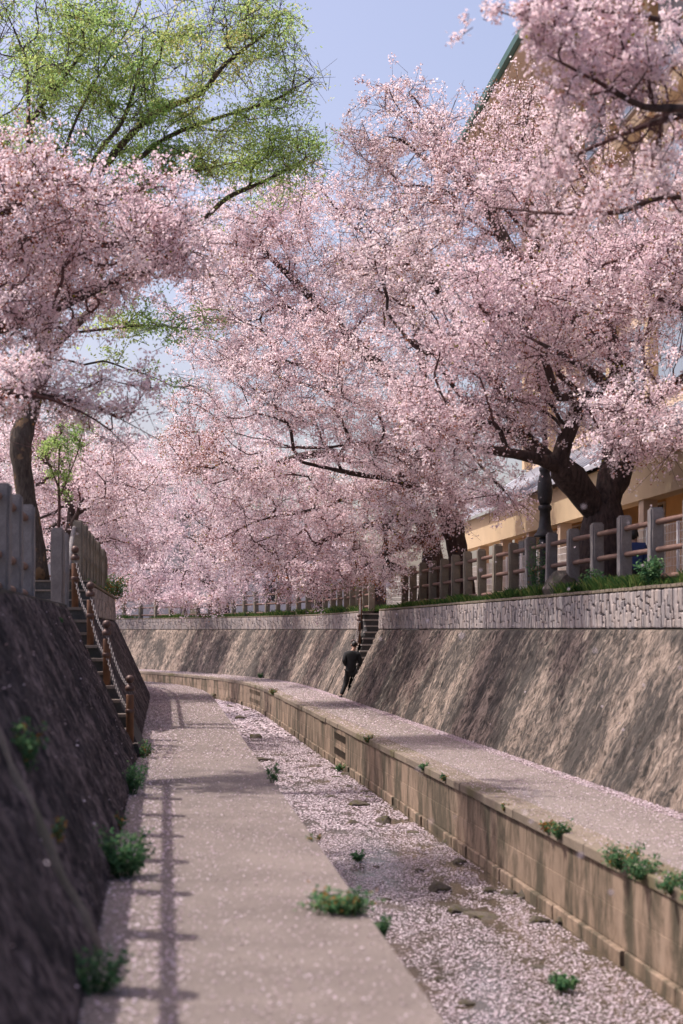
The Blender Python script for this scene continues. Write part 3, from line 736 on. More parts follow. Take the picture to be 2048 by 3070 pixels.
    if st.get('calyx'):
        cf = np.repeat(cv, K); rr_ = rng.random(len(FC))
        tree_var = np.repeat((fbm(C[:, 0]*0.8, C[:, 2]*0.8, 4, 2) > 0.56), K)
        mi[rr_ < st['calyx']*np.where(tree_var, 2.2, 0.7)] = 1; mi[(rng.random(len(FC)) < st['yellow']) & np.repeat(rng.random(len(C)) < 0.15, K)] = 2
        sz = np.where(mi == 1, sz*0.75, sz)
    asp = st.get('asp', 0.85)
    V = leaf_quads(FC, nm, sz, sz*asp)
    obj_from('crown', soup_mesh('crown', V, 4, st['mats'], mi, var), T)
    return T
BL = [M['blossom'], M['calyx'], M['yleaf']]
def bloom(size, sig, twigs, clusters, flowers, calyx=0.13, yellow=0.10, **k):
    d = dict(mats=BL, size=size, sig=sig, twigs=twigs, clusters=clusters, flowers=flowers, calyx=calyx, yellow=yellow, back=0.9, along=0.55, spread=0.75, up=0.12, len=(0.25, 0.65))
    d.update(k); return d
MID = bloom((0.018, 0.029), 0.038, 6, 6, 5, 0.08, 0.08, len=(0.3, 0.9), hz=0.6, up=0.05)

# A: big cherry on the right bank
make_tree('cherry_tree', 'big dark-trunked cherry in pink blossom leaning over the right fence', 'tree',
    [[P(1815, 1760, 31.6), P(1812, 1680, 31.6), P(1810, 1600, 31.6), P(1818, 1500, 31.6), P(1850, 1400, 31.8), P(1870, 1250, 32), P(1860, 1080, 32.3), P(1800, 900, 32.8)],
     [P(1812, 1570, 31.6), P(1755, 1490, 31.4), P(1690, 1410, 31.0), P(1620, 1378, 30.6), P(1540, 1360, 30.2), P(1450, 1345, 29.8), P(1350, 1318, 29.4), P(1260, 1290, 29.2)],
     [P(1690, 1410, 31.0), P(1600, 1340, 31.5), P(1540, 1270, 32), P(1500, 1180, 32.5), P(1430, 1050, 33), P(1330, 900, 34)],
     [P(1860, 1300, 32), P(1960, 1200, 31), P(2060, 1120, 29.5), P(2150, 1000, 28.5)],
     [P(1865, 1080, 32.3), P(1700, 920, 33), P(1560, 800, 34), P(1480, 660, 35), P(1380, 500, 36)],
     [P(1810, 930, 32.8), P(1850, 760, 33.4), P(1760, 560, 34.5), P(1700, 420, 35.2)],
     [P(1865, 1200, 32.1), P(1780, 1120, 30.5), P(1680, 1060, 28.5), P(1560, 1000, 27)],
     [P(1380, 500, 36), P(1300, 380, 36.4), P(1240, 290, 36.6)], [P(1480, 660, 35), P(1560, 440, 35.6), P(1590, 300, 35.8)]],
    [(1760, 1040, 330, 290, 31, 4.0, 170), (1420, 1040, 330, 240, 30.5, 3.5, 150), (1920, 780, 280, 240, 31, 3.5, 100),
     (1400, 700, 330, 260, 34.5, 3.0, 150), (1180, 450, 190, 190, 36.5, 2.0, 60), (1450, 470, 230, 190, 36, 2.5, 80), (1130, 790, 200, 160, 33, 2.5, 50),
     (1680, 620, 280, 280, 34, 3.5, 100), (1920, 1290, 190, 110, 26.5, 2.0, 50), (1990, 700, 130, 260, 28, 1.5, 50), (1560, 900, 200, 130, 28.5, 1.5, 40), (1500, 1260, 260, 80, 31.5, 2.0, 50), (1500, 1500, 110, 70, 36, 1.0, 16), (1330, 1290, 140, 70, 28.6, 1.0, 24), (1430, 1400, 110, 40, 28.8, 0.8, 10),
     (1090, 420, 120, 60, 36.6, 1.2, 14), (1240, 270, 60, 40, 36.6, .8, 7), (1560, 300, 110, 70, 35.8, 1.2, 16)],
    0.43, MID, M['bark'], M['twig'], 'cherry trees in blossom', limb_r=[0, .185, .13, .15, .15, .14, .12, .06, .06])
# B, C: the next two on the right bank, reaching far over the water
FARB = bloom((0.021, 0.033), 0.046, 6, 6, 5, 0.08, 0.04, len=(0.35, 1.0), hz=0.5, up=0.0)
make_tree('cherry_tree', 'second cherry trunk on the right bank, its blossom over mid-channel', 'tree',
    [[P(1380, 1800, 45), P(1378, 1720, 45), P(1370, 1640, 45), P(1350, 1560, 45), P(1310, 1450, 45), P(1290, 1300, 45.2), P(1270, 1120, 45.5)],
     [P(1350, 1560, 45), P(1290, 1480, 44.5), P(1180, 1440, 44), P(1060, 1420, 43.5), P(930, 1392, 43)],
     [P(1300, 1400, 45), P(1200, 1350, 44.5), P(1090, 1330, 44), P(950, 1345, 43.5), P(820, 1340, 43)],
     [P(1290, 1300, 45.2), P(1180, 1150, 45), P(1040, 1000, 45), P(900, 860, 45.5), P(780, 740, 46)],
     [P(1270, 1120, 45.5), P(1230, 920, 46), P(1140, 760, 46.5), P(1020, 640, 47), P(960, 560, 47)],
     [P(1290, 1300, 45.2), P(1360, 1150, 46), P(1420, 1000, 47)]],
    [(1130, 950, 330, 240, 45, 4, 150), (840, 1120, 290, 220, 44, 3.5, 130), (860, 800, 240, 190, 46, 3, 110), (960, 620, 200, 110, 47, 2, 50),
     (1120, 1290, 260, 130, 43.5, 3, 70), (700, 1000, 160, 200, 45, 2.5, 50), (1330, 1480, 130, 110, 41, 1.6, 44), (1250, 1330, 160, 120, 41, 1.6, 40), (1000, 1150, 220, 150, 41, 1.6, 50), (760, 640, 180, 120, 46, 2, 40), (650, 740, 130, 140, 46, 2, 46), (600, 920, 130, 110, 45, 2, 30), (1250, 780, 180, 160, 46, 2, 40)],
    0.29, FARB, M['bark'], M['twig'], 'cherry trees in blossom', limb_r=[0, .07, .06, .07, .075, .07])
make_tree('cherry_tree', 'third cherry on the right bank, low branches sweeping down towards the stairs', 'tree',
    [[P(1298, 1800, 50), P(1298, 1700, 50), P(1290, 1620, 50), P(1260, 1540, 50), P(1200, 1460, 50), P(1120, 1400, 50)],
     [P(1260, 1540, 50), P(1160, 1560, 49.5), P(1050, 1590, 49), P(950, 1630, 48.5), P(850, 1700, 48), P(790, 1790, 47.5)],
     [P(1200, 1460, 50), P(1080, 1480, 49.5), P(930, 1530, 49), P(780, 1560, 48.5), P(650, 1620, 48)],
     [P(1280, 1600, 50), P(1200, 1640, 49.5), P(1100, 1690, 49), P(1010, 1750, 48.5)],
     [P(1120, 1400, 50), P(960, 1360, 50), P(800, 1400, 50), P(640, 1450, 50)]],
    [(980, 1480, 300, 130, 49.5, 3.5, 110), (720, 1480, 230, 180, 49, 3, 90), (1060, 1640, 200, 100, 48.8, 2.5, 60), (800, 1660, 160, 90, 48.5, 2, 40), (1180, 1400, 170, 110, 49, 2.5, 40), (620, 1300, 160, 160, 50, 2.5, 50), (1230, 1560, 130, 100, 44, 1.8, 40), (1120, 1720, 120, 60, 47, 1.5, 26), (900, 1740, 120, 60, 47, 1.5, 24)],
    0.30, bloom((0.023, 0.035), 0.05, 6, 6, 5, 0.19, 0.10, len=(0.35, 1.0), hz=0.5, up=0.0), M['bark'], M['twig'], 'cherry trees in blossom', limb_r=[0, .08, .08, .07, .10])
# D: cherries along the outside of the bend
def far_cherry(label, base, Yc, blobs, lean, r=0.28, calyx=0.12, size=(0.03, 0.046), n=5):
    bx, by = base; b0 = P(bx, by, Yc); h = Vector((lean[0], lean[1], 0))
    tr = [b0, b0+Vector((0.05, 0, 0.8)), b0+Vector((0.1, -0.1, 1.6))+h*0.15, b0+Vector((0, 0, 2.6))+h*0.5]
    l2 = [tr[2], tr[2]+Vector((0, 0, 0.7))+h*0.8, tr[2]+Vector((0, 0, 0.9))+h*1.8]
    l3 = [tr[3], tr[3]+Vector((0.3, 0.3, 1.5))-h*0.2, tr[3]+Vector((0.2, 0.4, 3.2))]
    make_tree('cherry_tree', label, 'tree', [tr, l2, l3], blobs, r, bloom(size, 0.068, 6, 5, n, calyx*0.75, 0.04, len=(0.35, 1.0), hz=0.6), M['bark'], M['twig'], 'cherry trees in blossom', thick=0.035, step=0.45)
def rb(Y, d=-2.6): return TOE.at(TOE.sY(Y), d, 0)
def pxof(p, z): return (1024+p[0]*F/p[1], 1888-z*F/p[1])
far_specs = [(66, 'first cherry beyond the far stairs, blossom hanging over the bend', [(800, 1600, 190, 170, 64, 3.5, 90), (950, 1700, 130, 80, 63, 2.5, 40), (700, 1400, 200, 150, 66, 3, 60)], (-2.5, -1.5)),
             (76, 'cherry at the middle of the far bend with blossom down to the grass', [(610, 1640, 190, 170, 73, 4, 110), (560, 1420, 200, 160, 76, 4, 80), (700, 1720, 130, 90, 72, 2.5, 40), (640, 1800, 160, 50, 71, 1.5, 34)], (-2.5, -2)),
             (88, 'pale cherry on the left of the far bend above the curved wall', [(440, 1650, 140, 175, 85, 4, 100), (420, 1450, 160, 140, 88, 4, 70), (520, 1770, 110, 65, 84, 2.5, 30), (400, 1790, 90, 50, 86, 2.5, 26)], (-2, -2.5)),
             (98, 'farthest cherry of the bend, massed behind the left wall', [(330, 1560, 150, 200, 98, 5, 110), (250, 1380, 170, 140, 100, 5, 70), (330, 1740, 100, 90, 97, 4, 50)], (-2, -2))]
for Y, lab, bl, lean in far_specs:
    p = rb(Y, -3.0); far_cherry(lab, pxof(p, ZT-0.05), p[1], bl, lean)
# F: cherries on the left bank behind the fence
make_tree('cherry_tree', 'left-bank cherry with a forked bare trunk behind the granite posts', 'tree',
    [[P(203, 1800, 46), P(206, 1690, 46), P(204, 1610, 46), P(214, 1540, 46), P(198, 1470, 46.2), P(186, 1400, 46.5), P(175, 1330, 47)],
     [P(208, 1600, 46), P(232, 1540, 45.8), P(240, 1490, 45.6), P(225, 1450, 45.6), P(205, 1420, 46)],
     [P(238, 1500, 45.7), P(290, 1490, 45), P(360, 1500, 44.5), P(430, 1480, 44)],
     [P(206, 1660, 46), P(300, 1612, 45.5), P(370, 1625, 45), P(430, 1650, 44.6)],
     [P(190, 1430, 46.4), P(100, 1360, 46.5), P(20, 1330, 47)]],
    [(260, 1400, 230, 120, 47, 3.5, 90), (90, 1420, 150, 170, 48, 3, 70), (330, 1520, 150, 110, 47, 2.5, 50), (60, 1600, 90, 120, 49, 2, 30), (420, 1640, 90, 50, 45, 1.5, 12), (150, 1290, 150, 60, 48, 2, 24)],
    0.17, bloom((0.024, 0.036), 0.06, 6, 5, 5, 0.12, 0.04), M['bark'], M['twig'], 'cherry trees in blossom')
p = LB.at(LB.sY(60), 4.5, 0)
far_cherry('pale cherry far along the left bank behind the forked trunk', pxof(p, 0.85), p[1], [(200, 1560, 160, 150, 61, 4, 90), (380, 1500, 130, 130, 62, 3, 50), (60, 1450, 150, 180, 62, 4, 70), (300, 1700, 90, 90, 60, 3, 30)], (1.5, -1), 0.2, 0.14, (0.026, 0.04))
# L: near-left cherry, trunk left of the frame
make_tree('cherry_tree', 'near-left cherry, russet-leaved pink branches reaching in from the left edge', 'tree',
    [[P(-330, 1790, 21), P(-340, 1600, 21), P(-300, 1300, 21), P(-240, 1080, 21.3), P(-200, 900, 21.6), P(-190, 750, 22)],
     [P(-250, 1100, 21.3), P(-120, 1020, 22), P(60, 960, 22.5), P(200, 905, 23), P(330, 850, 23.5), P(470, 800, 24)],
     [P(-200, 900, 21.6), P(-60, 800, 22.3), P(120, 720, 23), P(330, 735, 23.5), P(430, 725, 24)],
     [P(-190, 780, 22), P(0, 640, 22), P(180, 560, 22.5), P(330, 520, 23)],
     [P(-280, 1250, 21), P(-100, 1200, 20.5), P(60, 1180, 20.5), P(200, 1215, 21), P(330, 1290, 21.5), P(430, 1400, 22)],
     [P(60, 1180, 20.5), P(260, 1210, 22), P(480, 1320, 23)]],
    [(130, 700, 240, 190, 22.8, 2.6, 148), (400, 720, 190, 140, 23.6, 2.2, 85), (60, 520, 190, 70, 22, 1.5, 39), (60, 960, 180, 140, 22, 1.5, 70), (600, 780, 110, 120, 24.5, 1.2, 23),
     (70, 1160, 120, 100, 20.8, 1.2, 34), (330, 900, 110, 50, 23.3, 1.0, 12), (330, 1190, 160, 70, 21.8, 1.0, 15), (420, 1150, 90, 60, 22.5, .8, 4), (250, 1260, 90, 50, 21.5, .8, 7), (520, 640, 90, 70, 24, 1.2, 20)],
    0.25, bloom((0.016, 0.025), 0.038, 5, 5, 6, 0.12, 0.10, len=(0.2, 0.65), back=0.8, hz=0.6), M['bark'], M['twig'], 'cherry trees in blossom')
# R: near-right cherry, trunk right of the frame, out of focus
make_tree('cherry_tree', 'nearest cherry, blurred blossom boughs hanging in from the top right corner', 'tree',
    [[P(2900, 1740, 17), P(2880, 1400, 17), P(2800, 1000, 17), P(2650, 600, 16.8), P(2500, 350, 16.6), P(2350, 200, 16.4)],
     [P(2700, 750, 16.9), P(2400, 480, 16.4), P(2200, 360, 16), P(2048, 325, 15.6), P(1930, 320, 15.3), P(1800, 250, 15), P(1640, 165, 14.8)],
     [P(2200, 360, 16), P(2048, 345, 16), P(1900, 390, 16), P(1780, 440, 16), P(1600, 520, 16), P(1480, 545, 16)],
     [P(2780, 1000, 17), P(2400, 720, 17), P(2150, 620, 17), P(1990, 590, 17), P(1860, 635, 17), P(1680, 640, 17.2), P(1460, 620, 17.5)],
     [P(2500, 350, 16.6), P(2200, 120, 16), P(1980, 60, 15.6), P(1780, 30, 15.2), P(1600, 20, 15)],
     [P(2350, 200, 16.4), P(2150, -60, 16), P(1950, -160, 15.6)]],
    [(1790, 90, 230, 130, 15.2, 0.9, 39), (1640, 40, 120, 50, 15, .5, 7), (1900, 260, 190, 160, 15.5, 1.0, 39), (1720, 330, 120, 130, 15.3, .7, 12), (1880, 480, 190, 90, 16, .8, 16), (1640, 520, 150, 60, 16, .6, 10), (1720, 640, 260, 55, 17.2, .7, 19),
     (1990, 560, 100, 120, 16.6, .8, 10), (2100, 200, 150, 250, 16, 1.2, 14), (1500, 30, 40, 30, 15, .2, 2), (1570, 100, 60, 40, 15, .3, 2)],
    0.075, bloom((0.014, 0.021), 0.030, 5, 3, 13, 0.10, 0.04, len=(0.12, 0.36), back=0.5), M['bark'], M['twig'], 'cherry trees in blossom', step=0.2, wig=0.03)
# Z: the tall fresh-green zelkova
ZST = dict(mats=[M['zleaf']], gap=0.435, size=(0.029, 0.046), sig=0.11, twigs=5, clusters=4, flowers=6, back=1.2, along=0.8, spread=0.55, up=-0.02, len=(0.4, 0.9), asp=0.45, flat=0.2, hz=0.45, face=0.6, tr=0.006)
zl = [[P(103, 1742, 32.8), P(92, 1600, 32.8), P(80, 1500, 32.8), P(66, 1400, 32.8), P(62, 1330, 32.8), P(75, 1270, 32.9), P(100, 1200, 33), P(122, 1110, 33), P(132, 1050, 33.1)],
      [P(62, 1320, 32.8), P(40, 1270, 32.6), P(10, 1210, 32.4), P(-60, 1050, 32), P(-120, 850, 31.5)],
      [P(132, 1050, 33.1), P(135, 960, 33.1), P(110, 800, 33.2), P(86, 460, 33.5), P(80, 200, 33.8), P(20, 40, 34)],
      [P(110, 1130, 33), P(180, 1020, 33.3), P(268, 936, 33.8), P(330, 860, 34.5), P(450, 760, 35.5), P(607, 659, 36.5), P(686, 590, 37), P(810, 535, 37.5), P(940, 460, 38)],
      [P(135, 960, 33.1), P(140, 760, 33.4), P(110, 520, 33.8), P(98, 366, 34), P(248, 157, 34.4), P(326, 30, 34.6)],
      [P(135, 960, 33.1), P(170, 700, 33.6), P(196, 450, 34), P(287, 242, 34.4), P(392, 72, 34.8), P(440, -60, 35)],
      [P(140, 930, 33.2), P(210, 680, 33.8), P(287, 470, 34.5), P(366, 366, 34.8), P(420, 200, 35.2), P(430, 60, 35.4)],
      [P(160, 900, 33.3), P(250, 640, 34), P(320, 490, 34.8), P(457, 346, 35.5), P(600, 281, 36), P(672, 196, 36.4), P(816, 85, 36.8)],
      [P(180, 880, 33.5), P(300, 600, 34.5), P(424, 470, 35.2), P(542, 392, 35.8), P(783, 313, 36.6), P(862, 281, 37)],
      [P(268, 936, 33.8), P(350, 700, 34.8), P(457, 542, 35.6), P(600, 510, 36.2), P(718, 483, 36.8)],
      [P(122, 1110, 33), P(185, 1076, 33), P(250, 1094, 33.2), P(312, 1082, 33.4), P(380, 1106, 33.7), P(440, 1122, 34), P(500, 1150, 34.3)],
      [P(200, 1000, 33.4), P(330, 985, 34), P(450, 975, 34.6), P(560, 985, 35)],
      [P(132, 1050, 33.1), P(60, 900, 32.8), P(20, 600, 32.6), P(-20, 300, 32.6)]]
make_tree('zelkova_tree', 'tall zelkova with fresh green leaves and fanned dark limbs, upper left', 'tree', zl,
    [(150, 130, 250, 200, 34.2, 2.5, 98), (420, 200, 230, 220, 35.2, 2.2, 98), (700, 130, 220, 150, 36.4, 1.8, 57), (860, 250, 110, 130, 37, 1.2, 32), (640, 400, 260, 120, 36, 1.8, 65),
     (860, 460, 130, 90, 37.6, 1.2, 41), (330, 420, 220, 120, 34.8, 1.8, 41), (90, 380, 140, 160, 33.6, 1.5, 32), (560, 560, 150, 70, 36, 1.2, 21), (520, 975, 150, 22, 34.7, 1.2, 12), (380, 945, 110, 20, 34.4, .9, 6), (400, 1110, 120, 40, 34, .7, 5), (600, 1150, 60, 25, 34.4, .5, 5), (400, 620, 160, 90, 35, 1.2, 16), (700, 20, 160, 90, 36.2, 1.2, 24)],
    0.20, ZST, M['zbark'], M['zbark'], flare=1.5, pull=0.18, wig=0.04, thick=0.028, zbias=0.03)
# sapling
SST = dict(mats=[M['zleaf']], size=(0.02, 0.032), sig=0.045, twigs=6, clusters=6, flowers=4, back=0.6, along=1.0, spread=0.3, up=0.3, len=(0.2, 0.45), asp=0.4, tr=0.005)
make_tree('young_sapling', 'slim young sapling with upright pale green shoots on the left bank', 'tree',
    [[P(172, 1745, 34), P(174, 1640, 34), P(178, 1540, 34), P(176, 1440, 34), P(178, 1350, 34)], [P(176, 1500, 34), P(200, 1440, 34), P(232, 1360, 34.2), P(250, 1280, 34.3)], [P(176, 1460, 34), P(150, 1400, 33.9), P(125, 1350, 33.8)]],
    [(178, 1290, 40, 60, 34, .25, 10), (245, 1320, 25, 60, 34.2, .2, 7), (140, 1390, 30, 40, 33.8, .2, 6), (190, 1430, 50, 60, 34, .25, 8)],
    0.03, SST, M['twig'], M['twig'], flare=1.0, thick=0.02, step=0.2)

# ------------------------------------------------------------------ building on the right
bu = Vector((-0.09, 1, 0)).normalized(); bn = Vector((bu.y, -bu.x, 0)); BO = Vector((9.1-0.09*22, 22, 0))
def bp(u, n, z): return BO+bu*u+bn*n+Vector((0, 0, z))
BM = Matrix((bn, bu, Vector((0, 0, 1)))).transposed()
def bbox(name, u0, u1, n0, n1, z0, z1, mat, parent):
    mb = MB(); mb.box(bp((u0+u1)/2, (n0+n1)/2, (z0+z1)/2), (n1-n0, u1-u0, z1-z0), BM); return mb.build(name, mat, parent)
B = thing('school_building', 'tall cream building with green-edged eave behind the right-hand cherry', 'building', bp(0, 0, ZT))
UE = 35.5
bbox('wall', 0, UE, 2.2, 14, ZT, 15.9, M['cream_pale'], B)
bbox('veranda_wall', 0.3, UE-0.3, 1.75, 2.19, ZT, 3.35, M['ochre'], B)
bbox('floor_slab', 0, UE, -0.2, 2.18, ZT-0.05, ZT+0.16, M['cream_pale'], B)
bbox('fascia', 0, UE+0.4, -0.15, 0.2, 2.55, 3.45, M['cream'], B)
bbox('soffit', 0, UE+0.4, 0.203, 1.74, 3.25, 3.34, M['cream'], B)
mb = MB(); mb.add([bp(-0.2, -0.35, 3.46), bp(UE+0.6, -0.35, 3.46), bp(UE+0.6, 2.18, 5.1), bp(-0.2, 2.18, 5.1), bp(-0.2, -0.35, 3.56), bp(UE+0.6, -0.35, 3.56), bp(UE+0.6, 2.18, 5.2), bp(-0.2, 2.18, 5.2)],
    [(0, 3, 2, 1), (4, 5, 6, 7), (0, 1, 5, 4), (1, 2, 6, 5), (2, 3, 7, 6), (3, 0, 4, 7)]); cano = mb.build('canopy_roof', M['roof_metal'], B)
for k in range(int(UE/0.9)):
    mb = MB(); mb.tube([bp(0.3+0.9*k, -0.36, 3.575), bp(0.3+0.9*k, 2.18, 5.215)], 0.025, 6); mb.build('seam', M['roof_metal'], cano)
for k in range(10):
    u = 0.9+k*3.8
    if u > UE: break
    bbox('column', u-0.17, u+0.17, -0.1, 0.18, ZT+0.163, 2.548, M['cream_pale'], B)
    mb = MB(); mb.tube([bp(u+0.32, -0.02, ZT+0.17), bp(u+0.32, -0.02, 2.545)], 0.05, 8); mb.build('downpipe', M['cream_pale'], B)
    wd = bbox('window', u+1.0, u+3.0, 1.70, 1.748, 1.3, 2.9, M['frame'], B)
    for j in range(2): bbox('pane', u+1.06+j*0.97, u+1.97+j*0.97, 1.685, 1.698, 1.36, 2.84, M['dark_glass'], wd)
for z in (8.45, 12.2): bbox('ledge', 0, UE, 1.85, 2.198, z, z+0.35, M['cream'], B)
for fl, z in enumerate((5.6, 9.4, 13.0)):
    for k in range(9):
        u = 1.2+3.8*k
        wd = bbox('window', u, u+2.6, 2.10, 2.196, z, z+1.9, M['frame'], B)
        for j in range(2): bbox('pane', u+0.07+j*1.26, u+1.27+j*1.26, 2.08, 2.098, z+0.07, z+1.83, M['glass'], wd)
for k in range(10):
    u = 0.55+3.8*k
    if u < UE-0.3: bbox('pilaster', u-0.2, u+0.2, 1.95, 2.197, 5.25, 15.9, M['cream'], B)
mb = MB(); mb.add([bp(-0.5, 0, 15.8), bp(UE+0.5, 0, 15.8), bp(UE+0.5, 8, 18.6), bp(-0.5, 8, 18.6), bp(-0.5, 0, 16.05), bp(UE+0.5, 0, 16.05), bp(UE+0.5, 8, 18.9), bp(-0.5, 8, 18.9), bp(-0.5, 2.2, 15.905), bp(UE+0.5, 2.2, 15.905)],
    [(4, 5, 6, 7), (0, 1, 5, 4), (1, 9, 2, 6, 5), (2, 3, 7, 6), (3, 8, 0, 4, 7), (0, 8, 9, 1), (8, 3, 2, 9)]); rf = mb.build('roof', M['cream_pale'], B)
bbox('gutter', -0.5, UE+0.5, -0.16, -0.004, 15.92, 16.14, M['green_trim'], rf)

# white welded wire fence in front of the building
def wire_fence(label, p0, p1, z0, h, bay=2.0):
    p0, p1 = Vector(p0), Vector(p1); L = (p1-p0).length; d = (p1-p0)/L
    fn = thing('wire_fence', label, 'fence', p0+Vector((0, 0, z0)))
    n = int(L/bay)
    for i in range(n+1):
        mb = MB(); q = p0+d*bay*i; mb.tube([q+Vector((0, 0, z0-0.1)), q+Vector((0, 0, z0+h+0.06))], 0.03, 6); mb.build('post', M['mesh_fence'], fn)
    for i in range(n):
        a = p0+d*bay*i; A_ = []; B_ = []
        for k in range(1, 21):
            q = a+d*bay*k/21; A_.append(q+Vector((0, 0, z0+0.05))); B_.append(q+Vector((0, 0, z0+h)))
        for k in range(9):
            z = z0+0.06+(h-0.08)*k/8; A_.append(a+Vector((0, 0, z))); B_.append(a+d*bay+Vector((0, 0, z)))
        V = seg_prisms(np.array([list(x) for x in A_]), np.array([list(x) for x in B_]), 0.006, 0.006, 4)
        obj_from('mesh_panel', soup_mesh('mesh_panel', V, 4, M['mesh_fence']), fn)
wire_fence('white wire mesh fence behind the granite posts, in front of the building', bp(6, -0.6, 0), bp(32, -0.6, 0), ZT, 1.25)
a_ = TOE.v(TOE.sY(56.5), -4.2, 0)
wire_fence('short white wire mesh fence at the head of the far stairs', a_+Vector((0.2, -0.4, 0)), a_+Vector((-2.3, 3.2, 0)), ZT, 1.2, 1.05)

# house roofs glimpsed through the blossom
def house(label, c, w_, d_, h, rh, wall, roof):
    H = thing('house', label, 'house', c); c = Vector(c)
    mb = MB(); mb.box(c+Vector((0, 0, h/2)), (w_, d_, h)); mb.build('wall', wall, H)
    mb = MB(); x, y = w_/2+0.5, d_/2+0.5
    mb.add([c+Vector(v) for v in ((-x, -y, h+0.01), (x, -y, h+0.01), (x, y, h+0.01), (-x, y, h+0.01), (-x, 0, h+rh), (x, 0, h+rh))], [(0, 3, 2, 1), (0, 1, 5, 4), (2, 3, 4, 5), (1, 2, 5), (3, 0, 4)]); mb.build('roof', roof, H)
    for k in range(3):
        for z in (1.2, 3.9):
            if z+1.5 < h:
                mb = MB(); mb.box(c+Vector((-w_/2+w_*(k+0.5)/3, -d_/2-0.02, z+0.6)), (1.4, 0.06, 1.2)); f_ = mb.build('window', M['frame'], H)
                mb = MB(); mb.box(c+Vector((-w_/2+w_*(k+0.5)/3, -d_/2-0.06, z+0.6)), (1.25, 0.02, 1.05)); mb.build('pane', M['dark_glass'], f_)
house('pale two-storey house with grey tiled roof far behind the left blossom', (-16.5, 122, ZT), 11, 8, 7.2, 2.4, M['housewall'], M['tile'])
house('low pale house behind the trees of the far bend', (-4.5, 118, ZT), 10, 8, 5.6, 2.0, M['housewall'], M['tile'])

# ------------------------------------------------------------------ street lamp
lb_ = P(1634, 1775, 34.6); lb_.z = ZT-0.03
LM = thing('street_lamp', 'dark cast-iron street lamp with vase-shaped shaft among the blossom, right bank', 'lamp', lb_)
mb = MB(); mb.lathe(lb_, [(0.129, 0), (0.129, 0.12), (0.109, 0.2), (0.102, 1.05), (0.122, 1.12), (0.116, 1.25)], 14); mb.build('pedestal', M['iron'], LM)
mb = MB(); mb.lathe(lb_, [(0.224, 1.26), (0.224, 1.30), (0.17, 1.36), (0.129, 1.46), (0.112, 1.62), (0.109, 1.78), (0.136, 1.81), (0.136, 1.87), (0.105, 1.90)], 18); mb.build('bell_base', M['iron'], LM)
mb = MB(); mb.lathe(lb_, [(0.102, 1.903), (0.136, 2.0), (0.153, 2.15), (0.15, 2.3), (0.122, 2.45), (0.0952, 2.54), (0.116, 2.58), (0.116, 2.63), (0.0816, 2.66)], 18); mb.build('vase', M['iron'], LM)
mb = MB(); mb.lathe(lb_, [(0.068, 2.663), (0.0748, 2.75), (0.0578, 2.85), (0.051, 4.1), (0.0816, 4.15), (0.0816, 4.2)], 14); mb.build('shaft', M['iron'], LM)
mb = MB(); mb.lathe(lb_, [(0.068, 4.203), (0.136, 4.3), (0.163, 4.45), (0.136, 4.6), (0.0544, 4.7)], 14); mb.build('globe', M['lampglass'], LM)

# ------------------------------------------------------------------ weeds, ivy, grass
def weed(label, c, r, n, size, h=1.0, dry=0.0, name='weed_clump', up=0.5, group=None):
    c = Vector(c); n = int(n*1.7); W = thing(name, label, 'plant', c, group)
    ns = max(5, n//24); ends = []; A_ = []; B_ = []
    for i in range(ns):
        a = random.uniform(0, 2*math.pi); q = random.random()**0.5*r
        e = c+Vector((math.cos(a)*q, math.sin(a)*q, r*h*random.uniform(0.5, 1.4))); A_.append(list(c+Vector((math.cos(a)*q*0.3, math.sin(a)*q*0.3, 0)))); B_.append(list(e)); ends.append(e)
    A_ = np.array(A_); B_ = np.array(B_)
    obj_from('stems', soup_mesh('stems', seg_prisms(A_, B_, 0.004, 0.002, 3), 4, M['weed'], None, np.full(len(A_)*3, 0.3)), W)
    k = rng.integers(0, ns, n); t = rng.uniform(0.25, 1.1, (n, 1)); C = A_[k]+(B_[k]-A_[k])*t+rng.normal(size=(n, 3))*r*0.13
    nm = unitv(n); nm[:, 2] = abs(nm[:, 2])+up; nm /= np.linalg.norm(nm, axis=1)[:, None]
    sz = rng.uniform(0.5, 1.25, n)*size*0.72; mi = (rng.random(n) < dry).astype(int)
    obj_from('leaves', soup_mesh('leaves', leaf_quads(C, nm, sz, sz*0.5, 0.5), 4, [M['weed'], M['dryweed']], mi, rng.random(n)), W)
    return W
def lp_(Y, d, z=ZP): return LB.v(LB.sY(Y), d, z)
weed('bushy dark green weed at the foot of the dark wall, beyond the biggest one', lp_(18.9, -0.02), 0.2, 420, 0.03, 1.25)
weed('small green weed topping the bushy one by the dark wall', lp_(20.6, 0.02), 0.13, 160, 0.026, 1.1)
weed('small weed with russet leaves at the foot of the dark wall', lp_(15.4, 0.04), 0.13, 200, 0.026, 1.0, 0.3)
weed('largest dark green weed at the foot of the dark wall', lp_(12.6, -0.10), 0.22, 560, 0.033, 1.1)
weed('dark weed at the very bottom left corner by the wall', lp_(8.6, -0.05), 0.16, 300, 0.026, 0.9)
weed('small weed beside the lowest stair post on the left', lp_(24.2, -0.10), 0.13, 180, 0.028, 1.5, 0.2)
q = LB.v(LB.sY(10.4), ld(-0.85), -0.85); weed('leafy weed growing out of the dark wall at the left edge', q, 0.17, 200, 0.034, 1.2, 0.15)
q = LB.v(LB.sY(10.0), ld(-1.25)-0.02, -1.25); weed('small weed on the joint of the dark wall', q, 0.09, 100, 0.025, 1.2, 0.3)
q = LB.v(LB.sY(21), ld(0.1)-0.02, 0.08); weed('tiny weed high on the dark wall under the left fence', q, 0.05, 60, 0.022, 1.0)
weed('grass tuft on the edge of the left path above the stream', lp_(10.9, -1.5), 0.25, 420, 0.034, 0.34, 0.12)
weed('tuft hanging over the edge of the left path', lp_(10.7, -1.74, ZP-0.12), 0.11, 160, 0.026, 0.8)
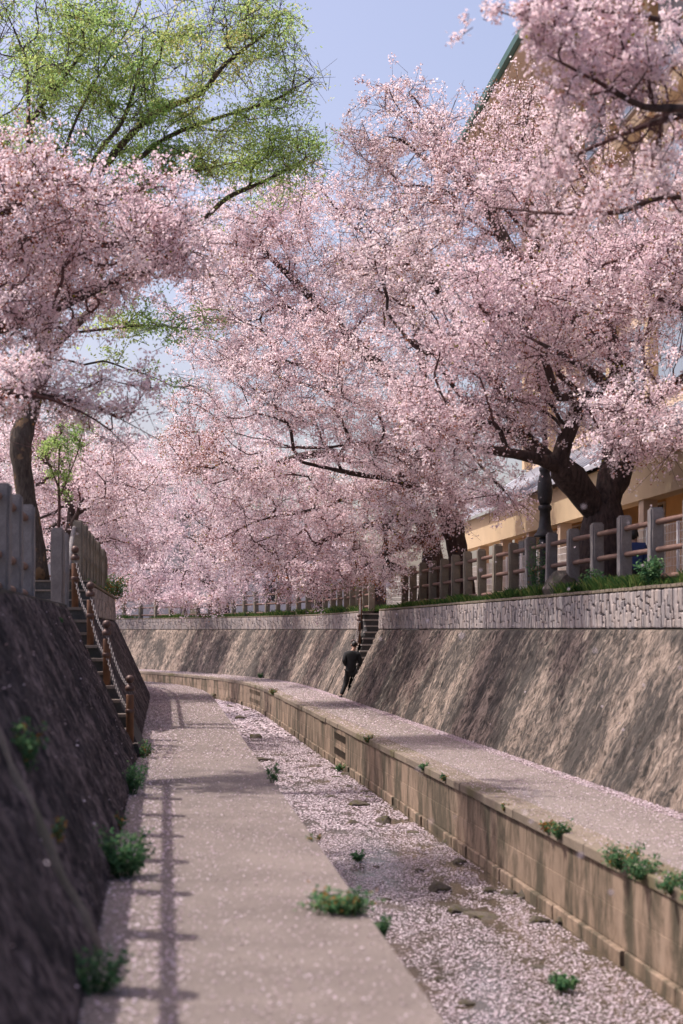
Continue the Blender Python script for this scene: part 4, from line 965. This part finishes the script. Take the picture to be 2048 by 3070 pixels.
weed('thin grass blades at the path edge in mid-distance', lp_(20.2, -1.64), 0.11, 60, 0.04, 1.6)
weed('small yellowish weed on the left path edge', lp_(14.6, -1.66), 0.08, 60, 0.02, 0.6, 0.4)
for k, (Y, r, lab, dry) in enumerate([(17.9, 0.13, 'green weed with dry trailing stems over the ledge wall', 0.1), (18.4, 0.10, 'russet dry weed hanging on the ledge wall', 0.85), (15.6, 0.18, 'big pale green weed on the ledge edge, right', 0.1), (15.0, 0.16, 'dark-hearted weed on the ledge edge beside the biggest pale one', 0.05), (14.2, 0.14, 'last green weed on the ledge edge before the right border', 0.05), (13.7, 0.10, 'small yellow-green weed at the right border of the ledge', 0.4),
        (20.6, 0.06, 'tiny yellow weed in the coping joint', 0.6), (26.5, 0.08, 'ferny weed hanging below the coping in the middle', 0.0), (24.6, 0.07, 'second ferny weed below the coping', 0.1), (33, 0.10, 'mossy weed on the ledge coping farther off', 0.3), (36.5, 0.13, 'green weed at the foot of the ledge wall', 0.1), (57, 0.16, 'yellowish moss plants on the far ledge coping', 0.5)]):
    zz = ZB-0.02 if k != 10 else ZW+0.05; dd = W_BERM+0.03 if k != 10 else W_BERM+0.16
    weed(lab, TOE.v(TOE.sY(Y), dd, zz-0.04), r, int(300*r/0.14), 0.028, 0.9, dry)
weed('green grass tuft standing in the stream, lower right', P(1690, 2965, ZW*F/(1888-2975)), 0.12, 260, 0.034, 0.7)
weed('small green tuft in the stream by the mossy stones', P(1072, 2580, ZW*F/(1888-2585)), 0.12, 200, 0.03, 0.6)
weed('tall ivy-leaved weed climbing the post beside the street lamp', TOE.v(TOE.sY(32.7), -1.40, ZT), 0.22, 420, 0.035, 3.3, 0.05)
weed('leafy green weed between the granite posts near the person in blue', TOE.v(TOE.sY(28.2), -1.32, ZT), 0.22, 420, 0.04, 1.1)
weed('bright green leaves at the right border above the stone band', TOE.v(TOE.sY(25.0), -1.28, ZT), 0.22, 300, 0.05, 1.6)
weed('weed on the far verge at the foot of the left granite posts', LB.v(LB.sY(45), 1.0, 0.86), 0.3, 300, 0.05, 1.2, 0.3)
weed('green shrub at the end of the left bank above the plank-like band', LB.v(LB.sY(50), 1.0, 0.86), 0.45, 420, 0.06, 1.2, 0.2)
weed('small weed at the foot of the far curved wall', TOE.v(TOE.sY(74), 0.1, ZB), 0.14, 120, 0.05, 1.0)
def grass(name, path, S0, S1, d0, d1, z, n, h, label):
    S = rng.uniform(S0, S1, n); d = rng.uniform(d0, d1, n); dens = fbm(S*0.9, d*2, 8, 3) > 0.46
    S, d = S[dens], d[dens]; n = len(S); b = path.at(S, d, z); hh = h*rng.uniform(0.4, 1.3, n)*(0.5+vnoise(S*0.7, d, 3)); a = rng.uniform(0, 2*math.pi, n)
    w_ = 0.006*np.stack([np.cos(a), np.sin(a), 0*a], 1); lean = rng.normal(size=(n, 3))*0.4*hh[:, None]; lean[:, 2] = hh
    V = np.stack([b-w_, b+w_, b+lean*np.array([0.4, 0.4, 0.6])+w_*0.7, b+lean], 1).reshape(-1, 3)
    o = obj_from(name, soup_mesh(name, V, 4, M['grass'], None, rng.random(n))); tag(o, label, 'grass', kind='stuff')
grass('verge_grass', TOE, TOE.sY(20), S52, -2.1, -1.06, ZT-0.01, 38000, 0.14, 'green grass along the top of the right stone band')
grass('far_verge_grass', TOE, S56, SFAR, -2.1, -1.04, ZT-0.01, 34000, 0.2, 'green grass along the top of the far curved wall')
grass('left_verge_grass', LB, SL28, LB.sY(66), 1.0, 1.7, 0.86, 5000, 0.1, 'thin grass along the top of the left band')

# ------------------------------------------------------------------ stones
def rock_mesh(seed, mat):
    rr = random.Random(seed); bm = bmesh.new(); bmesh.ops.create_icosphere(bm, subdivisions=2, radius=1)
    f = [rr.uniform(-1, 1) for _ in range(9)]
    for v in bm.verts:
        c = v.co; k = 1+0.22*math.sin(2.3*c.x+f[0]*5)+0.18*math.sin(3.1*c.y+f[1]*5)+0.15*math.sin(4*c.z+f[2]*5+c.x*2)+rr.uniform(-0.06, 0.06); v.co = c*k
    me = bpy.data.meshes.new('rock'); bm.to_mesh(me); bm.free(); setmats(me, mat); return me
RM = [rock_mesh(i, M['rock']) for i in range(5)]
def rock(x, y, wpx, hpx, label=None, z=ZW, mat=None):
    Y = -z*F/(y-1888); s_ = F/Y; ob = bpy.data.objects.new('stream_stone', random.choice(RM)); col.objects.link(ob)
    ob.location = P(x, y, Y)+Vector((0, 0, 0.0)); ob.scale = (wpx/s_/2, wpx/s_*random.uniform(0.5, 0.8), hpx/s_*0.85); ob.rotation_euler.z = random.uniform(-0.5, 0.5)
    tag(ob, label or 'small dark stone poking out of the petal-covered stream', 'stone', 'stones in the shallow stream')
rock(643, 2095, 30, 18, 'brown pointed stone at the far end of the petal-covered stream')
rock(770, 2212, 42, 24, 'large mossy stone clump in the middle of the far stream')
rock(724, 2154, 32, 10, 'flat dark stone beyond the large mossy clump'); rock(785, 2278, 62, 9, 'long thin dark stone lying across the stream')
rock(1045, 2322, 48, 12, 'flat mossy stone near the ledge wall foot, upper of two'); rock(1080, 2415, 60, 18, 'mossy stone with dark sides in mid-stream')
rock(1152, 2465, 46, 24, 'round green mossy stone in mid-stream'); rock(1240, 2498, 44, 14, 'tan stone with a dark underside in the stream'); rock(1345, 2528, 40, 17, 'tan stone closest to the ledge wall foot')
rock(1380, 2586, 40, 14, 'small tan stone below the one by the wall foot'); rock(1320, 2670, 64, 26, 'pale grey rounded stone, petals around it'); rock(1470, 2675, 40, 18, 'yellow mossy stone on the stone bar')
rock(1530, 2682, 50, 26, 'dark rounded stone on the stone bar'); rock(1590, 2690, 70, 26, 'pale flat stone on the bar next to the wall foot'); rock(1380, 2735, 70, 24, 'dark olive stone left of the bar'); rock(1440, 2745, 90, 20, 'long tan stone with dark hollow below the bar')
rock(1620, 2765, 60, 22, 'pale stone with dark hollow at the wall foot'); rock(1690, 2770, 40, 22, 'pale round stone at the wall foot'); rock(1730, 2735, 40, 22, 'small pale stone at the very foot of the wall')
for x, y, a, b in [(1175, 2340, 40, 8), (690, 2120, 20, 7), (830, 2160, 18, 6), (955, 2300, 16, 6), (1000, 2305, 20, 7), (1010, 2330, 30, 8), (1100, 2374, 40, 8), (1110, 2390, 34, 7), (880, 2180, 22, 6), (1060, 2470, 36, 12), (1050, 2360, 22, 7), (1180, 2420, 24, 8), (930, 2260, 14, 5), (1000, 2390, 30, 7), (1130, 2600, 24, 9), (1260, 2610, 30, 8), (1320, 2940, 40, 14), (1620, 2900, 60, 12), (1400, 3010, 50, 14), (1160, 2700, 34, 10), (870, 2330, 20, 6), (700, 2100, 24, 6), (740, 2130, 22, 6)]:
    rock(x, y, a, b)
# mossy boulder by the fence
ob = bpy.data.objects.new('boulder', rock_mesh(77, M['boulder'])); col.objects.link(ob); ob.location = TOE.v(TOE.sY(31.0), -1.5, ZT+0.1); ob.scale = (0.35, 0.75, 0.34)
tag(ob, 'dark mossy boulder at the foot of the right fence', 'boulder')

# ------------------------------------------------------------------ petals lying about
def petals(name, P3, size, label, tilt=0.25, mat='petal'):
    n = len(P3); nm = np.stack([rng.normal(size=n)*tilt, rng.normal(size=n)*tilt, np.ones(n)], 1); nm /= np.linalg.norm(nm, axis=1)[:, None]
    t_ = np.cross(nm, unitv(n)); t_ /= np.linalg.norm(t_, axis=1)[:, None]; u_ = np.cross(nm, t_); V = np.empty((n, 5, 3)); el = rng.uniform(0.65, 1.0, (n, 1))
    for k in range(5):
        a_ = 2*math.pi*k/5; V[:, k] = P3+(t_*math.cos(a_)+u_*el*math.sin(a_))*size[:, None]*rng.uniform(0.85, 1.15, (n, 1))
    V = V.reshape(-1, 3); o = obj_from(name, soup_mesh(name, V, 5, M[mat], None, rng.random(n))); tag(o, label, 'petals', kind='stuff')
def scatter(path, Y0, Y1, d0, d1, n, z, mask=None, power=1.0):
    t = rng.random(n)**power; S = path.sY(Y0)+(path.sY(Y1)-path.sY(Y0))*t; d = rng.uniform(d0, d1, n)
    if mask is not None: k = mask(S, d); S, d = S[k], d[k]
    p = path.at(S, d, z); p[:, 2] += rng.random(len(p))*0.012+0.004; return p
wmask = lambda S, d: (fbm(S*1.6, d*3.4, 2, 5) < 0.615+0.22*(rng.random(len(S))-0.5))
near = scatter(TOE, 9, 26, W_BERM+0.1, 5.3, 86000, ZW, wmask, 1.0)
mid = scatter(TOE, 26, 48, W_BERM+0.1, 4.6, 52000, ZW, wmask); far = scatter(TOE, 48, 90, W_BERM+0.1, 4.5, 30000, ZW, wmask)
petals('floating_petals', np.concatenate([near, mid, far]), np.r_[rng.uniform(0.008, 0.0145, len(near)), rng.uniform(0.014, 0.024, len(mid)), rng.uniform(0.03, 0.05, len(far))], 'dense pink petals floating on the shallow stream', 0.12, 'wet_petal')
pm = lambda S, d: rng.random(len(S)) < 0.35+0.9*fbm(S*0.5, d*1.5, 6, 3)
a1 = scatter(LB, 6, 24, -W_PATH+0.02, -0.02, 9000, ZP, pm); a2 = scatter(LB, 24, 64, -W_PATH+0.02, -0.02, 15000, ZP, pm); a3 = scatter(LB, 6, 60, -0.5, 0.02, 13000, ZP, pm)
petals('path_petals', np.concatenate([a1, a2, a3]), np.r_[rng.uniform(0.006, 0.0105, len(a1)), rng.uniform(0.010, 0.017, len(a2)), rng.uniform(0.008, 0.015, len(a3))], 'pale petals scattered over the left path')
b1 = scatter(TOE, 13, 34, 0.02, W_BERM, 17000, ZB, pm); b2 = scatter(TOE, 34, 100, 0.02, W_BERM, 19000, ZB, pm); b3 = scatter(TOE, 13, 70, 0.0, 0.22, 15000, ZB)
petals('ledge_petals', np.concatenate([b1, b2, b3]), np.r_[rng.uniform(0.007, 0.012, len(b1)), rng.uniform(0.012, 0.022, len(b2)), rng.uniform(0.010, 0.018, len(b3))], 'pale petals covering the right ledge, drifted against the wall')
zz = rng.uniform(ZP, ZL-0.1, 230); SS = rng.uniform(LB.sY(7), SLN, 230); pp = LB.at(SS, (zz-ZP)*LS-0.03, zz)
petals('wall_petals', pp, rng.uniform(0.007, 0.014, 230), 'petals stuck to the dark left wall', 0.6)
# petals in the air: single things
bm = bmesh.new(); vv = [bm.verts.new(p) for p in ((0, -1, 0), (0.6, -0.3, 0.2), (0.65, 0.5, 0.25), (0.2, 0.9, 0.1), (0, 0.75, 0.05), (-0.2, 0.9, 0.1), (-0.65, 0.5, 0.25), (-0.6, -0.3, 0.2))]; cc = bm.verts.new((0, 0.1, -0.05))
for i in range(8): bm.faces.new((vv[i], vv[(i+1) % 8], cc))
FP = bpy.data.meshes.new('falling_petal'); bm.to_mesh(FP); bm.free(); setmats(FP, M['petal'])
a = FP.attributes.new('var', 'FLOAT', 'FACE'); a.data.foreach_set('value', np.full(8, 0.95, dtype=np.float32))
for k in range(90):
    x, y = (random.uniform(1150, 2040), random.uniform(1480, 2500)) if k < 60 else (random.uniform(20, 2030), random.uniform(300, 2700))
    Y = random.uniform(7, 26) if y < 2300 else random.uniform(6, 10)
    ob = bpy.data.objects.new('falling_petal', FP); col.objects.link(ob); ob.location = P(x, y, Y); s_ = random.uniform(0.010, 0.014); ob.scale = (s_, s_, s_)
    ob.rotation_euler = (random.uniform(0, 6), random.uniform(0, 6), random.uniform(0, 6)); tag(ob, 'single pale petal drifting in the air', 'petal', 'petals drifting in the air')

# ------------------------------------------------------------------ people
def skin_obj(name, vs_, es, rads, mat, parent, sub=2, root=0):
    bm = bmesh.new(); L = bm.verts.layers.skin.verify(); bv = []
    for i, p in enumerate(vs_):
        v = bm.verts.new(p); r = rads[i]; v[L].radius = r if isinstance(r, tuple) else (r, r); v[L].use_root = (i == root); bv.append(v)
    for a, b in es: bm.edges.new((bv[a], bv[b]))
    me = bpy.data.meshes.new(name); bm.to_mesh(me); bm.free(); setmats(me, mat)
    ob = obj_from(name, me, parent); m = ob.modifiers.new('skin', 'SKIN'); m.use_smooth_shade = True
    s_ = ob.modifiers.new('sub', 'SUBSURF'); s_.levels = sub; s_.render_levels = sub; return ob
def head_parts(c, fwd, parent, hair_scale=1.0, mat_hair=None):
    """shaped hair cap and ears round a head centred at c"""
    bm = bmesh.new(); bmesh.ops.create_icosphere(bm, subdivisions=3, radius=1); f = Vector(fwd).normalized(); side = f.cross(Vector((0, 0, 1)))
    for v in list(bm.verts):
        q = v.co; ff = q.dot(f)
        if (q.z < -0.35 and ff > -0.5) or (ff > 0.55 and q.z < 0.35) or q.z < -0.75: bm.verts.remove(v); continue
        k = 1+0.05*math.sin(9*q.x+4*q.z)+random.uniform(-0.03, 0.03)
        v.co = c+Vector((q.x*0.088, q.y*0.102, q.z*0.118+0.012))*k*hair_scale
    me = bpy.data.meshes.new('hair'); bm.to_mesh(me); bm.free(); setmats(me, M['hair']); h = obj_from('hair', me, parent)
    so = h.modifiers.new('thick', 'SOLIDIFY'); so.thickness = 0.012
    return h
def man_black():
    fy = 52.75
    J = {}
    J['pelvis'] = P(1051, 2010, 52.95); J['waist'] = P(1052, 1990, 53.0); J['chest'] = P(1055, 1966, 53.06); J['neck'] = P(1060, 1949, 53.1); J['nape'] = P(1062, 1942, 53.12); J['head'] = P(1063, 1933, 53.16); J['crown'] = P(1063, 1926, 53.17)
    J['ls'] = P(1037, 1962, 53.04); J['le'] = P(1032, 1983, 52.92); J['lw'] = P(1042, 1998, 53.1); J['rs'] = P(1074, 1964, 53.06); J['re'] = P(1081, 1984, 52.98); J['rw'] = P(1078, 1996, 53.2)
    J['lh'] = P(1044, 2014, 52.95); J['lk'] = P(1036, 2049, 52.95); J['la'] = P(1023, 2083, 52.72); J['lt'] = P(1019, 2089, 52.9)
    J['rh'] = P(1059, 2014, 52.98); J['rk'] = P(1068, 2032, 53.38); J['ra'] = P(1064, 2052, 53.22); J['rt'] = P(1066, 2055, 53.42)
    Z = P(1019, 2091, 52.8).z; dz = ZB-Z
    for k in J: J[k] = J[k]+Vector((0, 0, dz))
    T = thing('person', 'man in black climbing the far stairs, seen from behind', 'person', Vector((J['la'].x, J['la'].y, ZB)))
    o = list(J); ix = {k: i for i, k in enumerate(o)}; E = [('pelvis', 'waist'), ('waist', 'chest'), ('chest', 'neck'), ('neck', 'nape'), ('nape', 'head'), ('head', 'crown'), ('chest', 'ls'), ('ls', 'le'), ('le', 'lw'), ('chest', 'rs'), ('rs', 're'), ('re', 'rw'), ('pelvis', 'lh'), ('lh', 'lk'), ('lk', 'la'), ('la', 'lt'), ('pelvis', 'rh'), ('rh', 'rk'), ('rk', 'ra'), ('ra', 'rt')]
    rb_ = dict(pelvis=.12, waist=.11, chest=.13, neck=.055, nape=.052, head=.085, crown=.06, ls=.06, le=.04, lw=.028, rs=.06, re=.04, rw=.028, lh=.08, lk=.055, la=.04, lt=.035, rh=.08, rk=.055, ra=.04, rt=.035)
    V = [J[k] for k in o]; Rr = [rb_[k] for k in o]; EE = [(ix[a], ix[b]) for a, b in E]
    for wk, fw in (('lw', Vector((0.25, 0.5, -0.8))), ('rw', Vector((0.3, 0.8, -0.2)))):
        fw = fw.normalized(); sd = fw.cross(Vector((0, 0, 1))).normalized(); i0 = len(V); V.append(J[wk]+fw*0.07); Rr.append((0.036, 0.018)); EE.append((ix[wk], i0))
        for q, L in zip((-0.028, -0.01, 0.01, 0.028), (0.07, 0.085, 0.08, 0.06)):
            a = len(V); V.append(J[wk]+fw*0.11+sd*q); Rr.append(0.010); EE.append((i0, a)); V.append(J[wk]+fw*(0.11+L*0.8)+sd*q+Vector((0, 0, -0.02))); Rr.append(0.008); EE.append((a, a+1))
        a = len(V); V.append(J[wk]+fw*0.06+sd*0.05); Rr.append(0.011); EE.append((i0, a))
    skin_obj('body', V, EE, Rr, M['skin'], T)
    J['hem'] = J['pelvis']+Vector((0, 0, -0.10))
    k_ = ['hem', 'pelvis', 'waist', 'chest', 'neck', 'ls', 'le', 'lw', 'rs', 're', 'rw']; r_ = [(.165, .14), (.175, .15), (.17, .14), (.20, .155), .085, .105, .078, .055, .105, .078, .055]
    ii = {k: i for i, k in enumerate(k_)}
    skin_obj('jacket', [J[k] for k in k_], [(ii[a], ii[b]) for a, b in (('hem', 'pelvis'), ('pelvis', 'waist'), ('waist', 'chest'), ('chest', 'neck'), ('chest', 'ls'), ('ls', 'le'), ('le', 'lw'), ('chest', 'rs'), ('rs', 're'), ('re', 'rw'))], r_, M['black_cloth'], T)
    k_ = ['pelvis', 'lh', 'lk', 'la', 'rh', 'rk', 'ra']; ii = {k: i for i, k in enumerate(k_)}
    skin_obj('trousers', [J[k] for k in k_], [(0, 1), (1, 2), (2, 3), (0, 4), (4, 5), (5, 6)], [(.16, .14), .115, .085, .068, .115, .085, .068], M['black_cloth'], T)
    for a, b in (('la', 'lt'), ('ra', 'rt')):
        d = (J[b]-J[a]); d.z = 0; d = d.normalized(); base = Vector((J[a].x, J[a].y, ZB+0.045 if a == 'la' else J[a].z-0.03))
        skin_obj('shoe', [base-d*0.06, base+d*0.06, base+d*0.17], [(0, 1), (1, 2)], [(.045, .045), (.05, .042), (.042, .03)], M['shoe'], T, 2, 1)
    head_parts(J['head'], (0.1, 1, 0.05), T)
    for s_ in (-1, 1):
        mb = MB(); mb.tube([J['head']+Vector((s_*0.088, 0, -0.03)), J['head']+Vector((s_*0.097, 0.0, -0.005)), J['head']+Vector((s_*0.09, 0, 0.025))], [0.008, 0.02, 0.01], 6); mb.build('ear', M['skin'], T)
man_black()
def person_blue():
    Y = 30.35; X = (1899-1024)/F*Y; b = Vector((X, Y, ZT))
    T = thing('person', 'person in a blue jacket sitting half hidden behind a granite fence post', 'person', b)
    p = lambda x, y, z: b+Vector((x, y, z))
    V = [p(0, 0, .42), p(0, 0, .56), p(0, 0.01, .76), p(0, 0.02, .90), p(0, 0.03, 1.01), p(0, 0.04, 1.09), p(-.17, 0, .83), p(-.22, .03, .60), p(-.15, .24, .50), p(.17, 0, .83), p(.22, .03, .60), p(.15, .24, .50), p(-.09, .04, .40), p(-.12, .42, .44), p(-.12, .44, .10), p(-.12, .56, .04), p(.09, .04, .40), p(.12, .42, .44), p(.12, .44, .10), p(.12, .56, .04)]
    E = [(0, 1), (1, 2), (2, 3), (3, 4), (4, 5), (2, 6), (6, 7), (7, 8), (2, 9), (9, 10), (10, 11), (0, 12), (12, 13), (13, 14), (14, 15), (0, 16), (16, 17), (17, 18), (18, 19)]
    Rr = [.12, .11, .12, .05, .085, .06, .06, .04, .03, .06, .04, .03, .08, .055, .04, .035, .08, .055, .04, .035]
    for wi in (8, 11):
        w0 = V[wi]; i0 = len(V); V.append(w0+Vector((0, 0.03, -0.07))); Rr.append((0.035, 0.02)); E.append((wi, i0))
        for q in (-0.026, -0.009, 0.009, 0.026): V.append(w0+Vector((q*0.4, 0.04+q, -0.15))); Rr.append(0.009); E.append((i0, len(V)-1))
        V.append(w0+Vector((0, 0.08, -0.09))); Rr.append(0.010); E.append((i0, len(V)-1))
    skin_obj('body', V, E, Rr, M['skin'], T)
    skin_obj('jacket', [V[0]-Vector((0, 0, .01)), V[1], V[2], V[3], V[6], V[7], V[8], V[9], V[10], V[11]], [(0, 1), (1, 2), (2, 3), (2, 4), (4, 5), (5, 6), (2, 7), (7, 8), (8, 9)], [(.18, .15), (.17, .14), (.19, .15), .08, .10, .075, .05, .10, .075, .05], M['blue_cloth'], T)
    skin_obj('trousers', [V[0], V[12], V[13], V[14], V[16], V[17], V[18]], [(0, 1), (1, 2), (2, 3), (0, 4), (4, 5), (5, 6)], [.15, .11, .08, .065, .11, .08, .065], M['black_cloth'], T)
    for s_ in (-1, 1): skin_obj('shoe', [p(s_*.12, .38, .05), p(s_*.12, .5, .05), p(s_*.12, .62, .04)], [(0, 1), (1, 2)], [.045, .048, .035], M['shoe'], T, 2, 1)
    head_parts(V[4]+Vector((0, 0, .02)), (0.3, 1, 0), T, 1.08)
    mb = MB(); mb.box(b+Vector((0, -0.05, 0.14)), (0.7, 0.34, 0.28), top=0.96); o = mb.build('stone_block', M['granite']); tag(o, 'low stone block under the person in blue', 'stone')
person_blue()
